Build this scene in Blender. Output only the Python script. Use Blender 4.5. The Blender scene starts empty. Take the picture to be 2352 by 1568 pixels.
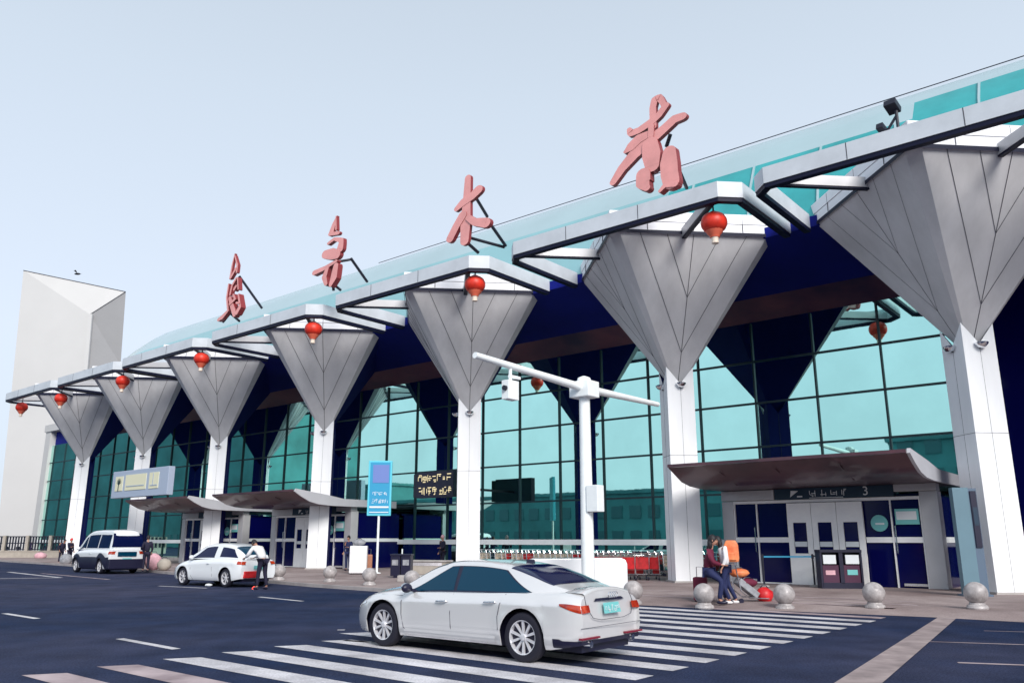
import bpy, bmesh, math, random
from mathutils import Vector, Matrix
random.seed(7)
C = bpy.context.scene.collection
R = math.radians
PI = math.pi
# ------------------------------------------------------------------ camera
cam = bpy.data.cameras.new('camera'); camo = bpy.data.objects.new('camera', cam); C.objects.link(camo)
bpy.context.scene.camera = camo
FPX, PITCH, EYE = 1850.0, R(13.84), 1.6
cam.sensor_width = 36; cam.lens = FPX / 2352 * 36; cam.clip_end = 3000
camo.location = (0, 0, EYE); camo.rotation_euler = (PI / 2 + PITCH, 0, 0)
# ------------------------------------------------------------------ world
w = bpy.data.worlds.new('World'); bpy.context.scene.world = w; w.use_nodes = True
nt = w.node_tree; nt.nodes.clear()
out = nt.nodes.new('ShaderNodeOutputWorld'); bg = nt.nodes.new('ShaderNodeBackground')
sky = nt.nodes.new('ShaderNodeTexSky'); sky.sky_type = 'NISHITA'; sky.sun_disc = False
SUN_EL, SUN_AZ = R(33), R(162)      # azimuth clockwise from +Y
sky.sun_elevation = SUN_EL; sky.sun_rotation = SUN_AZ; sky.dust_density = 4; sky.air_density = 1.2
mix = nt.nodes.new('ShaderNodeMix'); mix.data_type = 'RGBA'; mix.inputs[0].default_value = 0.93
tc = nt.nodes.new('ShaderNodeTexCoord'); sp = nt.nodes.new('ShaderNodeSeparateXYZ'); rp = nt.nodes.new('ShaderNodeValToRGB')
nt.links.new(tc.outputs['Generated'], sp.inputs[0]); nt.links.new(sp.outputs[2], rp.inputs[0])
e = rp.color_ramp.elements
e[0].position = 0.0; e[0].color = (6.6, 7.6, 8.6, 1)
e[1].position = 0.9; e[1].color = (4.1, 4.8, 5.6, 1)
m1 = e.new(0.22); m1.color = (6.9, 7.8, 9.2, 1)
m2 = e.new(0.5); m2.color = (5.9, 6.8, 7.9, 1)
nt.links.new(sky.outputs[0], mix.inputs[6]); nt.links.new(rp.outputs[0], mix.inputs[7])
nt.links.new(mix.outputs[2], bg.inputs[0]); bg.inputs[1].default_value = 0.1
nt.links.new(bg.outputs[0], out.inputs[0])
# ------------------------------------------------------------------ sun
sl = bpy.data.lights.new('sun', 'SUN'); sl.energy = 2.9; sl.angle = R(24); sl.color = (1, .95, .9)
so = bpy.data.objects.new('sun', sl); C.objects.link(so)
dirv = Vector((math.sin(SUN_AZ) * math.cos(SUN_EL), math.cos(SUN_AZ) * math.cos(SUN_EL), math.sin(SUN_EL)))
so.rotation_euler = dirv.to_track_quat('Z', 'Y').to_euler(); so.location = (30, -30, 60)
vs = bpy.context.scene.view_settings
vs.view_transform = 'Standard'; vs.look = 'None'; vs.exposure = 0.22; vs.gamma = 1
# ------------------------------------------------------------------ survey frame
# s runs along the terminal front (to the right), t out of it towards the road, z up
AX = R(50.23); OX, OY = 6.11, 31.30
U = (math.sin(AX), -math.cos(AX)); N = (-math.cos(AX), -math.sin(AX))
ROT = math.atan2(U[1], U[0])
def F(s, t, z=0): return Vector((OX + s * U[0] + t * N[0], OY + s * U[1] + t * N[1], z))
CT, ST = math.cos(PITCH), math.sin(PITCH)
def ray(px, py):
    xc = (px - 1176) / FPX; yc = -(py - 784) / FPX
    return (xc, CT - yc * ST, yc * CT + ST)
def G(px, py, z=0.0):               # surveyed ground point
    d = ray(px, py); k = (z - EYE) / d[2]; return Vector((d[0] * k, d[1] * k, z))
def toF(X):
    dx, dy = X[0] - OX, X[1] - OY
    return (dx * U[0] + dy * U[1], dx * N[0] + dy * N[1], X[2])
def T(px, py, t):                   # surveyed point on the upright plane t
    d = ray(px, py); k = ((OX * N[0] + OY * N[1]) + t) / (d[0] * N[0] + d[1] * N[1])
    return toF((d[0] * k, d[1] * k, EYE + d[2] * k))
# ------------------------------------------------------------------ materials
def mat(name, col, rough=.6, metal=0., var=.0, vscale=3., bump=0., bscale=40., coat=0., spec=None, emit=None, col2=None, tex='Object', stretch=None):
    m = bpy.data.materials.new(name); m.use_nodes = True; n = m.node_tree; b = n.nodes['Principled BSDF']
    b.inputs['Base Color'].default_value = (*col, 1); b.inputs['Roughness'].default_value = rough
    b.inputs['Metallic'].default_value = metal
    if coat: b.inputs['Coat Weight'].default_value = coat; b.inputs['Coat Roughness'].default_value = .05
    if spec is not None: b.inputs['Specular IOR Level'].default_value = spec
    if emit: b.inputs['Emission Color'].default_value = (*emit[0], 1); b.inputs['Emission Strength'].default_value = emit[1]
    if var or bump or col2:
        t = n.nodes.new('ShaderNodeTexCoord'); src = t.outputs[tex]
        if stretch:
            mp = n.nodes.new('ShaderNodeMapping'); mp.inputs['Scale'].default_value = stretch
            n.links.new(src, mp.inputs[0]); src = mp.outputs[0]
    if var or col2:
        nz = n.nodes.new('ShaderNodeTexNoise'); nz.inputs['Scale'].default_value = vscale; nz.inputs['Detail'].default_value = 6
        nz.inputs['Roughness'].default_value = .6
        n.links.new(src, nz.inputs[0])
        r = n.nodes.new('ShaderNodeValToRGB'); n.links.new(nz.outputs[0], r.inputs[0])
        r.color_ramp.elements[0].position = .33; r.color_ramp.elements[1].position = .67
        c2 = col2 or tuple(min(1, c * (1 + var)) for c in col); c1 = tuple(c * (1 - var) for c in col)
        r.color_ramp.elements[0].color = (*c1, 1); r.color_ramp.elements[1].color = (*c2, 1)
        n.links.new(r.outputs[0], b.inputs['Base Color'])
    if bump:
        nb = n.nodes.new('ShaderNodeTexNoise'); nb.inputs['Scale'].default_value = bscale; nb.inputs['Detail'].default_value = 4
        n.links.new(src, nb.inputs[0])
        bp = n.nodes.new('ShaderNodeBump'); bp.inputs['Strength'].default_value = bump; bp.inputs['Distance'].default_value = .02
        n.links.new(nb.outputs[0], bp.inputs['Height']); n.links.new(bp.outputs[0], b.inputs['Normal'])
    return m
M = {}
M['asphalt'] = mat('asphalt', (.003, .024, .084), .85, var=.3, vscale=.09, col2=(.052, .055, .096), bump=.7, bscale=70, spec=.10)
def grain(m, amt=.5):      # aggregate grain, faint patches and tyre-dark tracks over the base colour
    n = m.node_tree; b = n.nodes['Principled BSDF']; src = b.inputs['Base Color'].links[0].from_socket; tc_ = n.nodes.new('ShaderNodeTexCoord')
    def layer(src, scale, lo, hi, detail, stretch=None):
        t = tc_.outputs['Object']
        if stretch: mp = n.nodes.new('ShaderNodeMapping'); mp.inputs['Scale'].default_value = stretch; mp.inputs['Rotation'].default_value = (0, 0, -.88); n.links.new(t, mp.inputs[0]); t = mp.outputs[0]
        nz = n.nodes.new('ShaderNodeTexNoise'); nz.inputs['Scale'].default_value = scale; nz.inputs['Detail'].default_value = detail; n.links.new(t, nz.inputs[0])
        r = n.nodes.new('ShaderNodeMapRange'); r.inputs['From Min'].default_value = .35; r.inputs['From Max'].default_value = .65; r.inputs['To Min'].default_value = lo; r.inputs['To Max'].default_value = hi; n.links.new(nz.outputs[0], r.inputs[0])
        mx = n.nodes.new('ShaderNodeVectorMath'); mx.operation = 'SCALE'; n.links.new(src, mx.inputs[0]); n.links.new(r.outputs[0], mx.inputs['Scale']); return mx.outputs[0]
    src = layer(src, 34, 1 - amt * .5, 1 + amt * .6, 3); src = layer(src, 1.1, 1 - amt * .3, 1 + amt * .3, 5); src = layer(src, .8, 1 - amt * .12, 1 + amt * .08, 3, (2.0, .2, 1))
    n.links.new(src, b.inputs['Base Color'])
grain(M['asphalt'], .6)
M['paving'] = mat('paving', (.27, .205, .20), .8, var=.2, vscale=.35, col2=(.40, .33, .32), bump=.4, bscale=12, spec=.2)
grain(M['paving'], .25)
M['kerb'] = mat('kerb', (.36, .33, .33), .8, var=.2, vscale=1.5)
M['road_paint'] = mat('road_paint', (.50, .48, .51), .7, var=.25, vscale=1.2, col2=(.70, .68, .71), bump=.3, bscale=30)
grain(M['road_paint'], .3)
M['worn_paint'] = mat('worn_paint', (.34, .25, .27), .75, var=.35, vscale=1.2, col2=(.52, .42, .43))
M['brown_line'] = mat('brown_line', (.30, .24, .24), .8, var=.25, vscale=2, col2=(.42, .34, .33))
M['white_panel'] = mat('white_panel', (.90, .92, .95), .42, var=.06, vscale=1.6, stretch=(1.2, 1.2, .12))
M['fascia'] = mat('fascia', (.62, .66, .71), .42, var=.10, vscale=.9)
M['fascia_dark'] = mat('fascia_dark', (.006, .008, .03), .5, spec=.2)
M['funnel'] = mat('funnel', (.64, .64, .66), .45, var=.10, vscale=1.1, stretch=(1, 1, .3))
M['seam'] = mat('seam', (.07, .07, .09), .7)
M['back_shade'] = mat('back_shade', (.008, .014, .15), .7, spec=.1)  # shade painted as navy on funnel and column faces turned to the building
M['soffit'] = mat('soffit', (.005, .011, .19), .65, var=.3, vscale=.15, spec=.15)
M['soffit_glow_tint'] = mat('soffit_glow_tint', (.05, .018, .10), .5, var=.4, vscale=.2, col2=(.22, .07, .10))  # warm interior glow painted as brown along the lower soffit strip
M['rim'] = mat('rim', (.85, .86, .9), .4, var=.03, vscale=.5)
M['roof_pale'] = mat('roof_pale', (.38, .52, .56), .25, metal=.0, var=.05, vscale=.25, coat=.3)
M['roof_mist'] = mat('roof_mist', (.25, .48, .52), .18, var=.10, vscale=.12, coat=.4)
M['roof_teal'] = mat('roof_teal', (.04, .38, .40), .12, metal=.1, var=.25, vscale=.25, coat=.4)
M['glass'] = mat('glass', (.47, .82, .75), .015, metal=1., var=.07, vscale=.3, bump=.06, bscale=.5)
M['glass_dark'] = mat('glass_dark', (.002, .003, .07), .12, metal=0., spec=.25)
M['mullion'] = mat('mullion', (.004, .03, .04), .4)
M['rail'] = mat('rail', (.90, .95, .97), .4, var=.04)
M['alu'] = mat('alu', (.55, .55, .57), .4, metal=.2, var=.06, vscale=1)
M['canopy_grey'] = mat('canopy_grey', (.50, .51, .55), .4, var=.05, vscale=1)
M['canopy_brown'] = mat('canopy_brown', (.045, .018, .035), .4, var=.3, vscale=.5, col2=(.11, .045, .06), coat=.2)
M['sign_dark'] = mat('sign_dark', (.01, .035, .07), .4)
M['sign_white'] = mat('sign_white', (.8, .85, .88), .5)
M['door_white'] = mat('door_white', (.95, .96, .98), .4, var=.04)
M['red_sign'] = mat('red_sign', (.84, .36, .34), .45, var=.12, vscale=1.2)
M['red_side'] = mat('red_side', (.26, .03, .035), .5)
M['dark_steel'] = mat('dark_steel', (.012, .014, .03), .5)
M['lantern'] = mat('lantern', (.75, .035, .015), .45, var=.25, vscale=3)
M['lantern_pale'] = mat('lantern_pale', (.82, .16, .09), .5)
M['cream'] = mat('cream', (.85, .72, .6), .5)
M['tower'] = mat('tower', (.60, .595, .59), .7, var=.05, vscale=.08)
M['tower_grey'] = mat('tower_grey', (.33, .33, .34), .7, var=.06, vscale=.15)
M['granite'] = mat('granite', (.34, .31, .31), .5, var=.25, vscale=6, col2=(.50, .47, .47), bump=.3, bscale=30, coat=.15)
M['paint_silver'] = mat('paint_silver', (.77, .77, .78), .22, metal=.28, coat=1.)
M['paint_white'] = mat('paint_white', (.80, .83, .86), .3, coat=1.)
M['paint_blue'] = mat('paint_blue', (.30, .36, .48), .3, metal=.3, coat=1.)
M['car_glass'] = mat('car_glass', (.001, .040, .082), .05, spec=.28)
M['car_glass_blue'] = mat('car_glass_blue', (.003, .007, .05), .08, spec=.3)
M['black_trim'] = mat('black_trim', (.010, .010, .035), .4)
M['tyre'] = mat('tyre', (.010, .010, .022), .75, bump=.2, bscale=30)
M['rim_alloy'] = mat('rim_alloy', (.8, .8, .84), .3, metal=.4)
M['chrome'] = mat('chrome', (.8, .82, .85), .12, metal=1)
M['tail_red'] = mat('tail_red', (.35, .008, .006), .12, var=.4, vscale=7, col2=(.6, .06, .01), coat=1)
M['red_dark'] = mat('red_dark', (.22, .01, .03), .3)
M['plate'] = mat('plate', (.18, .55, .55), .4)
M['skin'] = mat('skin', (.46, .24, .17), .55, var=.08, vscale=9)
M['hair'] = mat('hair', (.012, .010, .014), .6)
M['cloth_white'] = mat('cloth_white', (.80, .80, .82), .85, var=.06, vscale=5, bump=.5, bscale=7)
M['cloth_black'] = mat('cloth_black', (.012, .011, .035), .85, bump=.5, bscale=8)
M['cloth_navy'] = mat('cloth_navy', (.012, .02, .085), .8, bump=.5, bscale=8)
M['cloth_maroon'] = mat('cloth_maroon', (.13, .008, .035), .8, bump=.5, bscale=8)
M['cloth_purple'] = mat('cloth_purple', (.06, .03, .13), .8)
M['cloth_grey'] = mat('cloth_grey', (.30, .31, .34), .8, var=.3, vscale=6)
M['pink'] = mat('pink', (.72, .42, .48), .7, var=.15, vscale=6)
M['orange'] = mat('orange', (.80, .16, .05), .5, var=.2, vscale=4, col2=(.85, .30, .12), bump=.4, bscale=14)
M['red'] = mat('red', (.62, .015, .02), .45, var=.3, vscale=5)
M['brown_bag'] = mat('brown_bag', (.40, .17, .10), .6, var=.2, vscale=4)
M['blue_sign'] = mat('blue_sign', (.03, .33, .58), .4)
M['blue_light'] = mat('blue_light', (.12, .62, .78), .4)
M['slate_blue'] = mat('slate_blue', (.13, .23, .29), .4, var=.08, vscale=.6)
M['slate_side'] = mat('slate_side', (.10, .15, .22), .4)
M['beige'] = mat('beige', (.42, .38, .33), .7, var=.1, vscale=3)
M['bill_cream'] = mat('bill_cream', (.78, .76, .55), .5)
M['bill_lilac'] = mat('bill_lilac', (.40, .47, .60), .4)
M['led'] = mat('led', (.05, .03, .01), .5, emit=((1., .85, .5), 1.0))
M['green'] = mat('green', (.08, .35, .22), .6)
M['foliage'] = mat('foliage', (.02, .07, .05), .8, var=.4, vscale=2, col2=(.05, .12, .08))
M['far_wall'] = mat('far_wall', (.07, .27, .28), .7, var=.3, vscale=.1)
M['far_window'] = mat('far_window', (.03, .15, .17), .3)
M['tail_glow'] = mat('tail_glow', (.9, .05, .03), .3, emit=((1., .08, .05), 1.2))
M['purple_panel'] = mat('purple_panel', (.16, .24, .58), .4)
M['bin_brown'] = mat('bin_brown', (.07, .015, .05), .5)
M['stone'] = mat('stone', (.4, .38, .37), .8, var=.2, vscale=2)
# ------------------------------------------------------------------ mesh builder
class MB:
    def __init__(s): s.v = []; s.f = []; s.mi = []; s.ms = []; s.cur = 0
    def use(s, m):
        if m not in s.ms: s.ms.append(m)
        s.cur = s.ms.index(m); return s
    def add(s, vs, fs):
        o = len(s.v); s.v += [tuple(p) for p in vs]
        for f in fs: s.f.append([o + i for i in f]); s.mi.append(s.cur)
    def box(s, x0, x1, y0, y1, z0, z1):
        s.add([(x, y, z) for z in (z0, z1) for y in (y0, y1) for x in (x0, x1)],
              [(0, 2, 3, 1), (4, 5, 7, 6), (0, 1, 5, 4), (1, 3, 7, 5), (3, 2, 6, 7), (2, 0, 4, 6)])
    def prism(s, poly, fn0, fn1):   # poly 2D, fn maps (a,b)->3D for both ends
        n = len(poly)
        s.add([fn0(*p) for p in poly] + [fn1(*p) for p in poly],
              [list(range(n))[::-1], list(range(n, 2 * n))] + [(i, (i + 1) % n, n + (i + 1) % n, n + i) for i in range(n)])
    def zprism(s, poly, z0, z1): s.prism(poly, lambda a, b: (a, b, z0), lambda a, b: (a, b, z1))
    def xprism(s, poly, x0, x1): s.prism(poly, lambda a, b: (x0, a, b), lambda a, b: (x1, a, b))
    def yprism(s, poly, y0, y1): s.prism(poly, lambda a, b: (a, y0, b), lambda a, b: (a, y1, b))
    def beam(s, a, b, w, h, up=(0, 0, 1), ext=0.):
        a, b = Vector(a), Vector(b); d = (b - a).normalized(); a = a - d * ext; b = b + d * ext
        u = Vector(up); r = d.cross(u)
        if r.length < 1e-4: r = d.cross(Vector((1, 0, 0)))
        r.normalize(); u = r.cross(d).normalized()
        vs = []
        for p in (a, b):
            for i, j in ((-1, -1), (1, -1), (1, 1), (-1, 1)): vs.append(p + r * (w / 2 * i) + u * (h / 2 * j))
        s.add(vs, [(3, 2, 1, 0), (4, 5, 6, 7), (0, 1, 5, 4), (1, 2, 6, 5), (2, 3, 7, 6), (3, 0, 4, 7)])
    def tube(s, pts, rad, n=8, caps=True):
        pts = [Vector(p) for p in pts]; m = len(pts)
        if not hasattr(rad, '__len__'): rad = [rad] * m
        rings = []; ref = None
        for i, p in enumerate(pts):
            d = (pts[min(i + 1, m - 1)] - pts[max(i - 1, 0)]).normalized()
            if ref is None: ref = d.orthogonal().normalized()
            ref = (ref - d * ref.dot(d)); ref = ref.normalized() if ref.length > 1e-5 else d.orthogonal().normalized()
            q = d.cross(ref)
            rings.append([p + (ref * math.cos(2 * PI * k / n) + q * math.sin(2 * PI * k / n)) * rad[i] for k in range(n)])
        fs = []
        for i in range(m - 1):
            for k in range(n): fs.append((i * n + k, i * n + (k + 1) % n, (i + 1) * n + (k + 1) % n, (i + 1) * n + k))
        if caps: fs.append(tuple(range(n))[::-1]); fs.append(tuple((m - 1) * n + k for k in range(n)))
        s.add([v for r in rings for v in r], fs)
    def lathe(s, prof, n=24, axis='z', c=(0, 0, 0), sq=(1, 1)):
        vs = []
        for r, z in prof:
            for k in range(n):
                a = 2 * PI * k / n; x, y = r * math.cos(a) * sq[0], r * math.sin(a) * sq[1]
                p = (x, y, z) if axis == 'z' else ((x, z, y) if axis == 'y' else (z, x, y))
                vs.append((p[0] + c[0], p[1] + c[1], p[2] + c[2]))
        m = len(prof); fs = []
        for i in range(m - 1):
            for k in range(n): fs.append((i * n + k, i * n + (k + 1) % n, (i + 1) * n + (k + 1) % n, (i + 1) * n + k))
        fs.append(tuple(range(n))[::-1]); fs.append(tuple((m - 1) * n + k for k in range(n)))
        s.add(vs, fs)
    def ball(s, c, r, sc=(1, 1, 1), n=16, m=10, jit=0.):
        prof = [(math.sin(PI * i / m), -math.cos(PI * i / m)) for i in range(m + 1)]
        vs = []
        for a, z in prof:
            for k in range(n):
                j = 1 + random.uniform(-jit, jit)
                vs.append((c[0] + r * sc[0] * a * math.cos(2 * PI * k / n) * j, c[1] + r * sc[1] * a * math.sin(2 * PI * k / n) * j, c[2] + r * sc[2] * z * j))
        fs = []
        for i in range(m):
            for k in range(n): fs.append((i * n + k, i * n + (k + 1) % n, (i + 1) * n + (k + 1) % n, (i + 1) * n + k))
        s.add(vs, fs)
    def grid(s, rows):
        n = len(rows[0]); s.add([p for r in rows for p in r],
            [(i * n + j, i * n + j + 1, (i + 1) * n + j + 1, (i + 1) * n + j) for i in range(len(rows) - 1) for j in range(n - 1)])
    def build(s, name, m=None, parent=None, smooth=None, bevel=0., loc=None, merge=True):
        me = bpy.data.meshes.new(name)
        bm = bmesh.new(); vv = [bm.verts.new(p) for p in s.v]
        for f, mi in zip(s.f, s.mi):
            try:
                fc = bm.faces.new([vv[i] for i in f]); fc.material_index = mi
            except ValueError: pass
        if merge: bmesh.ops.remove_doubles(bm, verts=bm.verts, dist=1e-5)
        bmesh.ops.recalc_face_normals(bm, faces=bm.faces)
        if bevel:
            es = [e for e in bm.edges if len(e.link_faces) == 2 and e.calc_face_angle(0) > .6]
            bmesh.ops.bevel(bm, geom=es, offset=bevel, segments=2, profile=.6, affect='EDGES', clamp_overlap=True)
        if smooth is not None:
            for f in bm.faces: f.smooth = True
            for ed in bm.edges:
                if len(ed.link_faces) == 2 and ed.calc_face_angle(0) > smooth: ed.smooth = False
        bm.to_mesh(me); bm.free()
        for mm in (s.ms or [m]): me.materials.append(M[mm] if isinstance(mm, str) else mm)
        o = bpy.data.objects.new(name, me); C.objects.link(o)
        if parent: o.parent = parent
        if loc is not None: o.location = loc
        return o
def tag(o, label=None, cat=None, group=None, kind=None):
    if label: o['label'] = label
    if cat: o['category'] = cat
    if group: o['group'] = group
    if kind: o['kind'] = kind
    return o
def thing(name, label, cat, loc=(0, 0, 0), rz=0., group=None):
    o = bpy.data.objects.new(name, None); C.objects.link(o); o.location = loc; o.rotation_euler = (0, 0, rz)
    o.empty_display_size = .3
    return tag(o, label, cat, group)
def kids(o): return [c for c in ALLOBJ() if c.parent == o]
def ALLOBJ(): return list(C.objects)
def dup(root, loc, rz=None, label=None, group=None, sc=None):
    r = root.copy(); C.objects.link(r); r.location = loc
    if rz is not None: r.rotation_euler = (0, 0, rz)
    if sc: r.scale = (sc, sc, sc)
    if label: r['label'] = label
    if group: r['group'] = group
    for ch in list(root.children):
        c = ch.copy(); C.objects.link(c); c.parent = r
        for g in list(ch.children):
            d = g.copy(); C.objects.link(d); d.parent = c
    return r
def sq(pts): return [(p[0], -p[1]) for p in pts]      # (s,t) -> local (x,y)
def L3(p): return (p[0], -p[1], p[2])
# ================================================================== SETTING
SK = [-52.27, -42.34, -32.37, -21.6, -10.6, 0.42, 10.62, 21.2]   # the row of columns
b = MB(); b.add([(-900, -900, 0), (900, -900, 0), (900, 900, 0), (-900, 900, 0)], [(0, 1, 2, 3)])
tag(b.build('road', 'asphalt'), kind='structure')
# pavement slab with a kerb, ramping down at the crossing
KE = [(-75, 2.2), (-45, 4.6), (-33, 5.9), (-27, 6.6), (-20, 7.9), (-14, 8.8), (-9, 9.6), (-4, 9.95), (2.8, 9.7)]
b = MB(); bk = MB()
pts = [Vector(F(s, t)) for s, t in KE]
back = F(-75, -30); 
rows = []
for s, t in KE: rows.append([F(s, t, .1), F(s, -6, .1), F(s, -40, .1)])
b.grid(rows)
b.add([F(2.8, 8.4, .1), F(2.8, -6, .1), F(2.8, -40, .1), F(40, -40, .1), F(40, -6, .1), F(40, 7.2, .1), F(10.6, 7.2, .1)],
      [(0, 1, 2, 3, 4, 5, 6)])
b.add([F(2.8, 8.4, .1), F(10.6, 7.2, .1), F(10.6, 8.3, .004), F(2.8, 9.7, .004)], [(0, 1, 2, 3)])
b.add([F(10.6, 7.2, .1), F(40, 7.2, .1), F(40, 8.3, .004), F(10.6, 8.3, .004)], [(0, 1, 2, 3)])
tag(b.build('pavement', 'paving'), kind='structure')
for i in range(len(KE) - 1):
    (s0, t0), (s1, t1) = KE[i], KE[i + 1]
    a0, a1, c1, c0 = F(s0, t0), F(s1, t1), F(s1, t1 + .16), F(s0, t0 + .16)
    vs = [Vector((p.x, p.y, 0.001)) for p in (a0, a1, c1, c0)] + [Vector((p.x, p.y, .108)) for p in (a0, a1, c1, c0)]
    bk.add(vs, [(4, 5, 6, 7), (3, 2, 6, 7), (0, 3, 7, 4), (1, 2, 6, 5)])
tag(bk.build('kerb', 'kerb'), kind='structure')
# crossing stripes
b = MB()
def stripe(b, s0, s1, t0, wd, z=.004, sk=0.):
    b.add([F(s0, t0 - wd / 2, z), F(s1, t0 - wd / 2 + sk, z), F(s1, t0 + wd / 2 + sk, z), F(s0 - .25, t0 + wd / 2, z)], [(0, 1, 2, 3)])
t = 23.5; k = 0
while t > 10.0:
    (b.use('road_paint' if t < 22.2 else 'worn_paint'))
    stripe(b, 4.25 if t > 18.5 else 3.6, 9.95, t, .43)
    t -= .895
b.use('worn_paint')
stripe(b, 0.4, 9.9, t, .40, .006)
tag(b.build('crossing_stripes'), kind='structure')
b = MB()
for s0, s1, t in ((3.2, 9.9, 6.3), (1.5, 9.6, 5.2), (2.0, 9.7, 7.4)): b.add([F(s0, t, .104), F(s1, t, .104), F(s1, t + .22, .104), F(s0, t + .22, .104)], [(0, 1, 2, 3)])
tag(b.build('ramp_stripes', 'worn_paint'), kind='structure')
b = MB()
def line(b, p, q, wd, z=.004, m='road_paint'):
    b.use(m); p, q = Vector(p), Vector(q); d = (q - p); d.z = 0; n = Vector((-d.y, d.x, 0)).normalized() * wd / 2
    b.add([Vector((v.x, v.y, z)) for v in (p - n, q - n, q + n, p + n)], [(0, 1, 2, 3)])
for p, q in (((10, 1408), (85, 1420)), ((275, 1466), (405, 1490)), ((595, 1370), (695, 1380)), ((365, 1345), (475, 1350)),
             ((790, 1470), (850, 1474))): line(b, G(*p), G(*q), .14)
line(b, G(-120, 1330), G(140, 1326), .22); line(b, G(20, 1313), G(140, 1326), .22); line(b, G(95, 1316), G(250, 1330), .16, m='worn_paint')
line(b, G(775, 1446), G(792, 1446), .1)
line(b, G(2080, 1471), G(2480, 1484), .07, m='worn_paint'); line(b, G(2200, 1521), G(2520, 1533), .1, m='worn_paint')
line(b, G(2260, 1448), G(2480, 1454), .05, m='worn_paint')
tag(b.build('lane_markings'), kind='structure')
b = MB(); a0 = F(10.8, 7.9, .008); a1 = F(11.15, 8.0, .008)
b.add([F(10.75, 8.3, .008), F(11.1, 8.3, .008), F(12.6, 20.5, .008), F(12.1, 20.5, .008)], [(0, 1, 2, 3)])
tag(b.build('road_strip', 'brown_line'), kind='structure')
# ================================================================== TERMINAL
term = thing('terminal_building', 'long terminal with pale curved roof, mirror glass front and grey inverted pyramid canopies', 'terminal', F(0, 0), ROT)
D = 4.4; ZT = 12.58; ZC = 7.62
ZF0, ZF1 = 12.30, 12.98
b = MB()
# the sweeping roof
prof = [(.2, 12.9), (-.05, 13.8), (-.45, 15.0), (-1.0, 16.1), (-1.7, 17.05), (-2.6, 17.85), (-3.7, 18.45), (-5.2, 18.95), (-8, 19.4), (-12, 19.5), (-30, 17)]
ss = [-50.5, -50.3, -49.8, -49, -48, -46.5, -44, -40, -30, -20, -10, 0, 10, 20, 30]
def rs(s):
    k = min(1, max(0, (s + 50.5) / 4.5)); return math.sqrt(max(0, 1 - (1 - k) ** 2))
def roofp(s, i):
    tt, zz = prof[i]; k = rs(s); kk = .42 + .58 * k
    return (s, -(tt if i == 0 else .2 + (tt - .2) * (.3 + .7 * k)), 12.9 + (zz - 12.9) * kk)
b.grid([[roofp(s, i) for s in ss] for i in range(4, len(prof))])
b.grid([[roofp(s, i) for s in ss if s <= 0] for i in (3, 4)])
b.grid([[roofp(s, i) for s in (0, 9.7)] for i in (3, 4)])
b.build('roof', 'roof_pale', term, smooth=1.0)
b = MB(); b.grid([[roofp(s, i) for s in ss if s <= 0] for i in range(0, 4)])
b.build('roof_skirt', 'roof_mist', term, smooth=1.0)
b = MB(); b.grid([[roofp(s, i) for s in (0, 9.7, 20, 30)] for i in range(0, 4)])
b.grid([[roofp(s, i) for s in (9.7, 20, 30)] for i in (3, 4)])
cl = b.build('clerestory', 'roof_teal', term, smooth=1.0)
b = MB()
s = 1.2
while s < 29:
    b.tube([(s, -(prof[i][0] + .03), prof[i][1] + .02) for i in range(0, 5 if s > 9.5 else 4)], .05, 4); s += 2.65
b.build('glazing_bar', 'roof_pale', cl)
b = MB(); b.tube([(-21.5, 3.3, 18.36), (5, 3.3, 18.36), (29, 3.3, 18.36)], .022, 5); b.build('ridge_cable', 'dark_steel', term)
b = MB(); b.add([roofp(-50.5, i) for i in range(len(prof))] + [(-50.5, 12, 12)], [tuple(range(len(prof) + 1))])
b.build('roof_end', 'roof_pale', term)
# deep soffit behind the canopies
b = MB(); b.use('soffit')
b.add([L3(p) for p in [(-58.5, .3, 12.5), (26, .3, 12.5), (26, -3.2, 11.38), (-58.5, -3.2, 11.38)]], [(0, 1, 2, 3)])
b.use('soffit_glow_tint')
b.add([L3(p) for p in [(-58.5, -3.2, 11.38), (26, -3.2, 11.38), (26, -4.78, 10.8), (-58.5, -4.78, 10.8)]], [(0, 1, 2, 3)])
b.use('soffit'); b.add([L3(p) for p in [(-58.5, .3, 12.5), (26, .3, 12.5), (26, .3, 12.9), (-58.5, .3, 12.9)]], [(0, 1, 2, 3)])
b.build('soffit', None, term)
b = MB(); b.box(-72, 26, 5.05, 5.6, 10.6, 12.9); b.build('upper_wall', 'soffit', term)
# glass wall
b = MB(); gx0, gx1 = -72, 27
b.add([L3((gx0, -4.8, .1)), L3((gx1, -4.8, .1)), L3((gx1, -4.8, 10.8)), L3((gx0, -4.8, 10.8)),
       L3((gx0, -5.0, .1)), L3((gx1, -5.0, .1)), L3((gx1, -5.0, 10.8)), L3((gx0, -5.0, 10.8))], [(0, 1, 2, 3), (7, 6, 5, 4), (0, 3, 7, 4), (1, 2, 6, 5)])
gw = b.build('glass_wall', 'glass', term)
b = MB(); s = -71.2
while s < 27: b.box(s - .035, s + .035, 4.72, 4.86, .1, 10.75); s += 2.6
for z in (3.5, 5.4, 7.25, 9.05): b.box(gx0, gx1, 4.735, 4.85, z - .04, z + .04)
b.build('mullion', 'mullion', gw)
b = MB(); b.box(9.9, gx1, 4.60, 4.715, .1, 10.78); b.build('dark_reflection', 'glass_dark', gw)  # dark sheet over the panes, standing in for a dark reflection
b = MB(); b.box(gx0, gx1, 4.52, 4.59, 1.38, 1.63); b.build('handrail', 'rail', gw)
b = MB(); b.box(gx0, gx1, 4.62, 4.78, .1, .32); b.build('plinth', 'stone', gw)
b = MB(); b.box(-73.2, -72.0, 4.5, 16, .1, 12.4); b.box(-73.4, -60, 4.4, 16, 12.2, 12.9); b.build('end_wall', 'tower', term)
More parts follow.
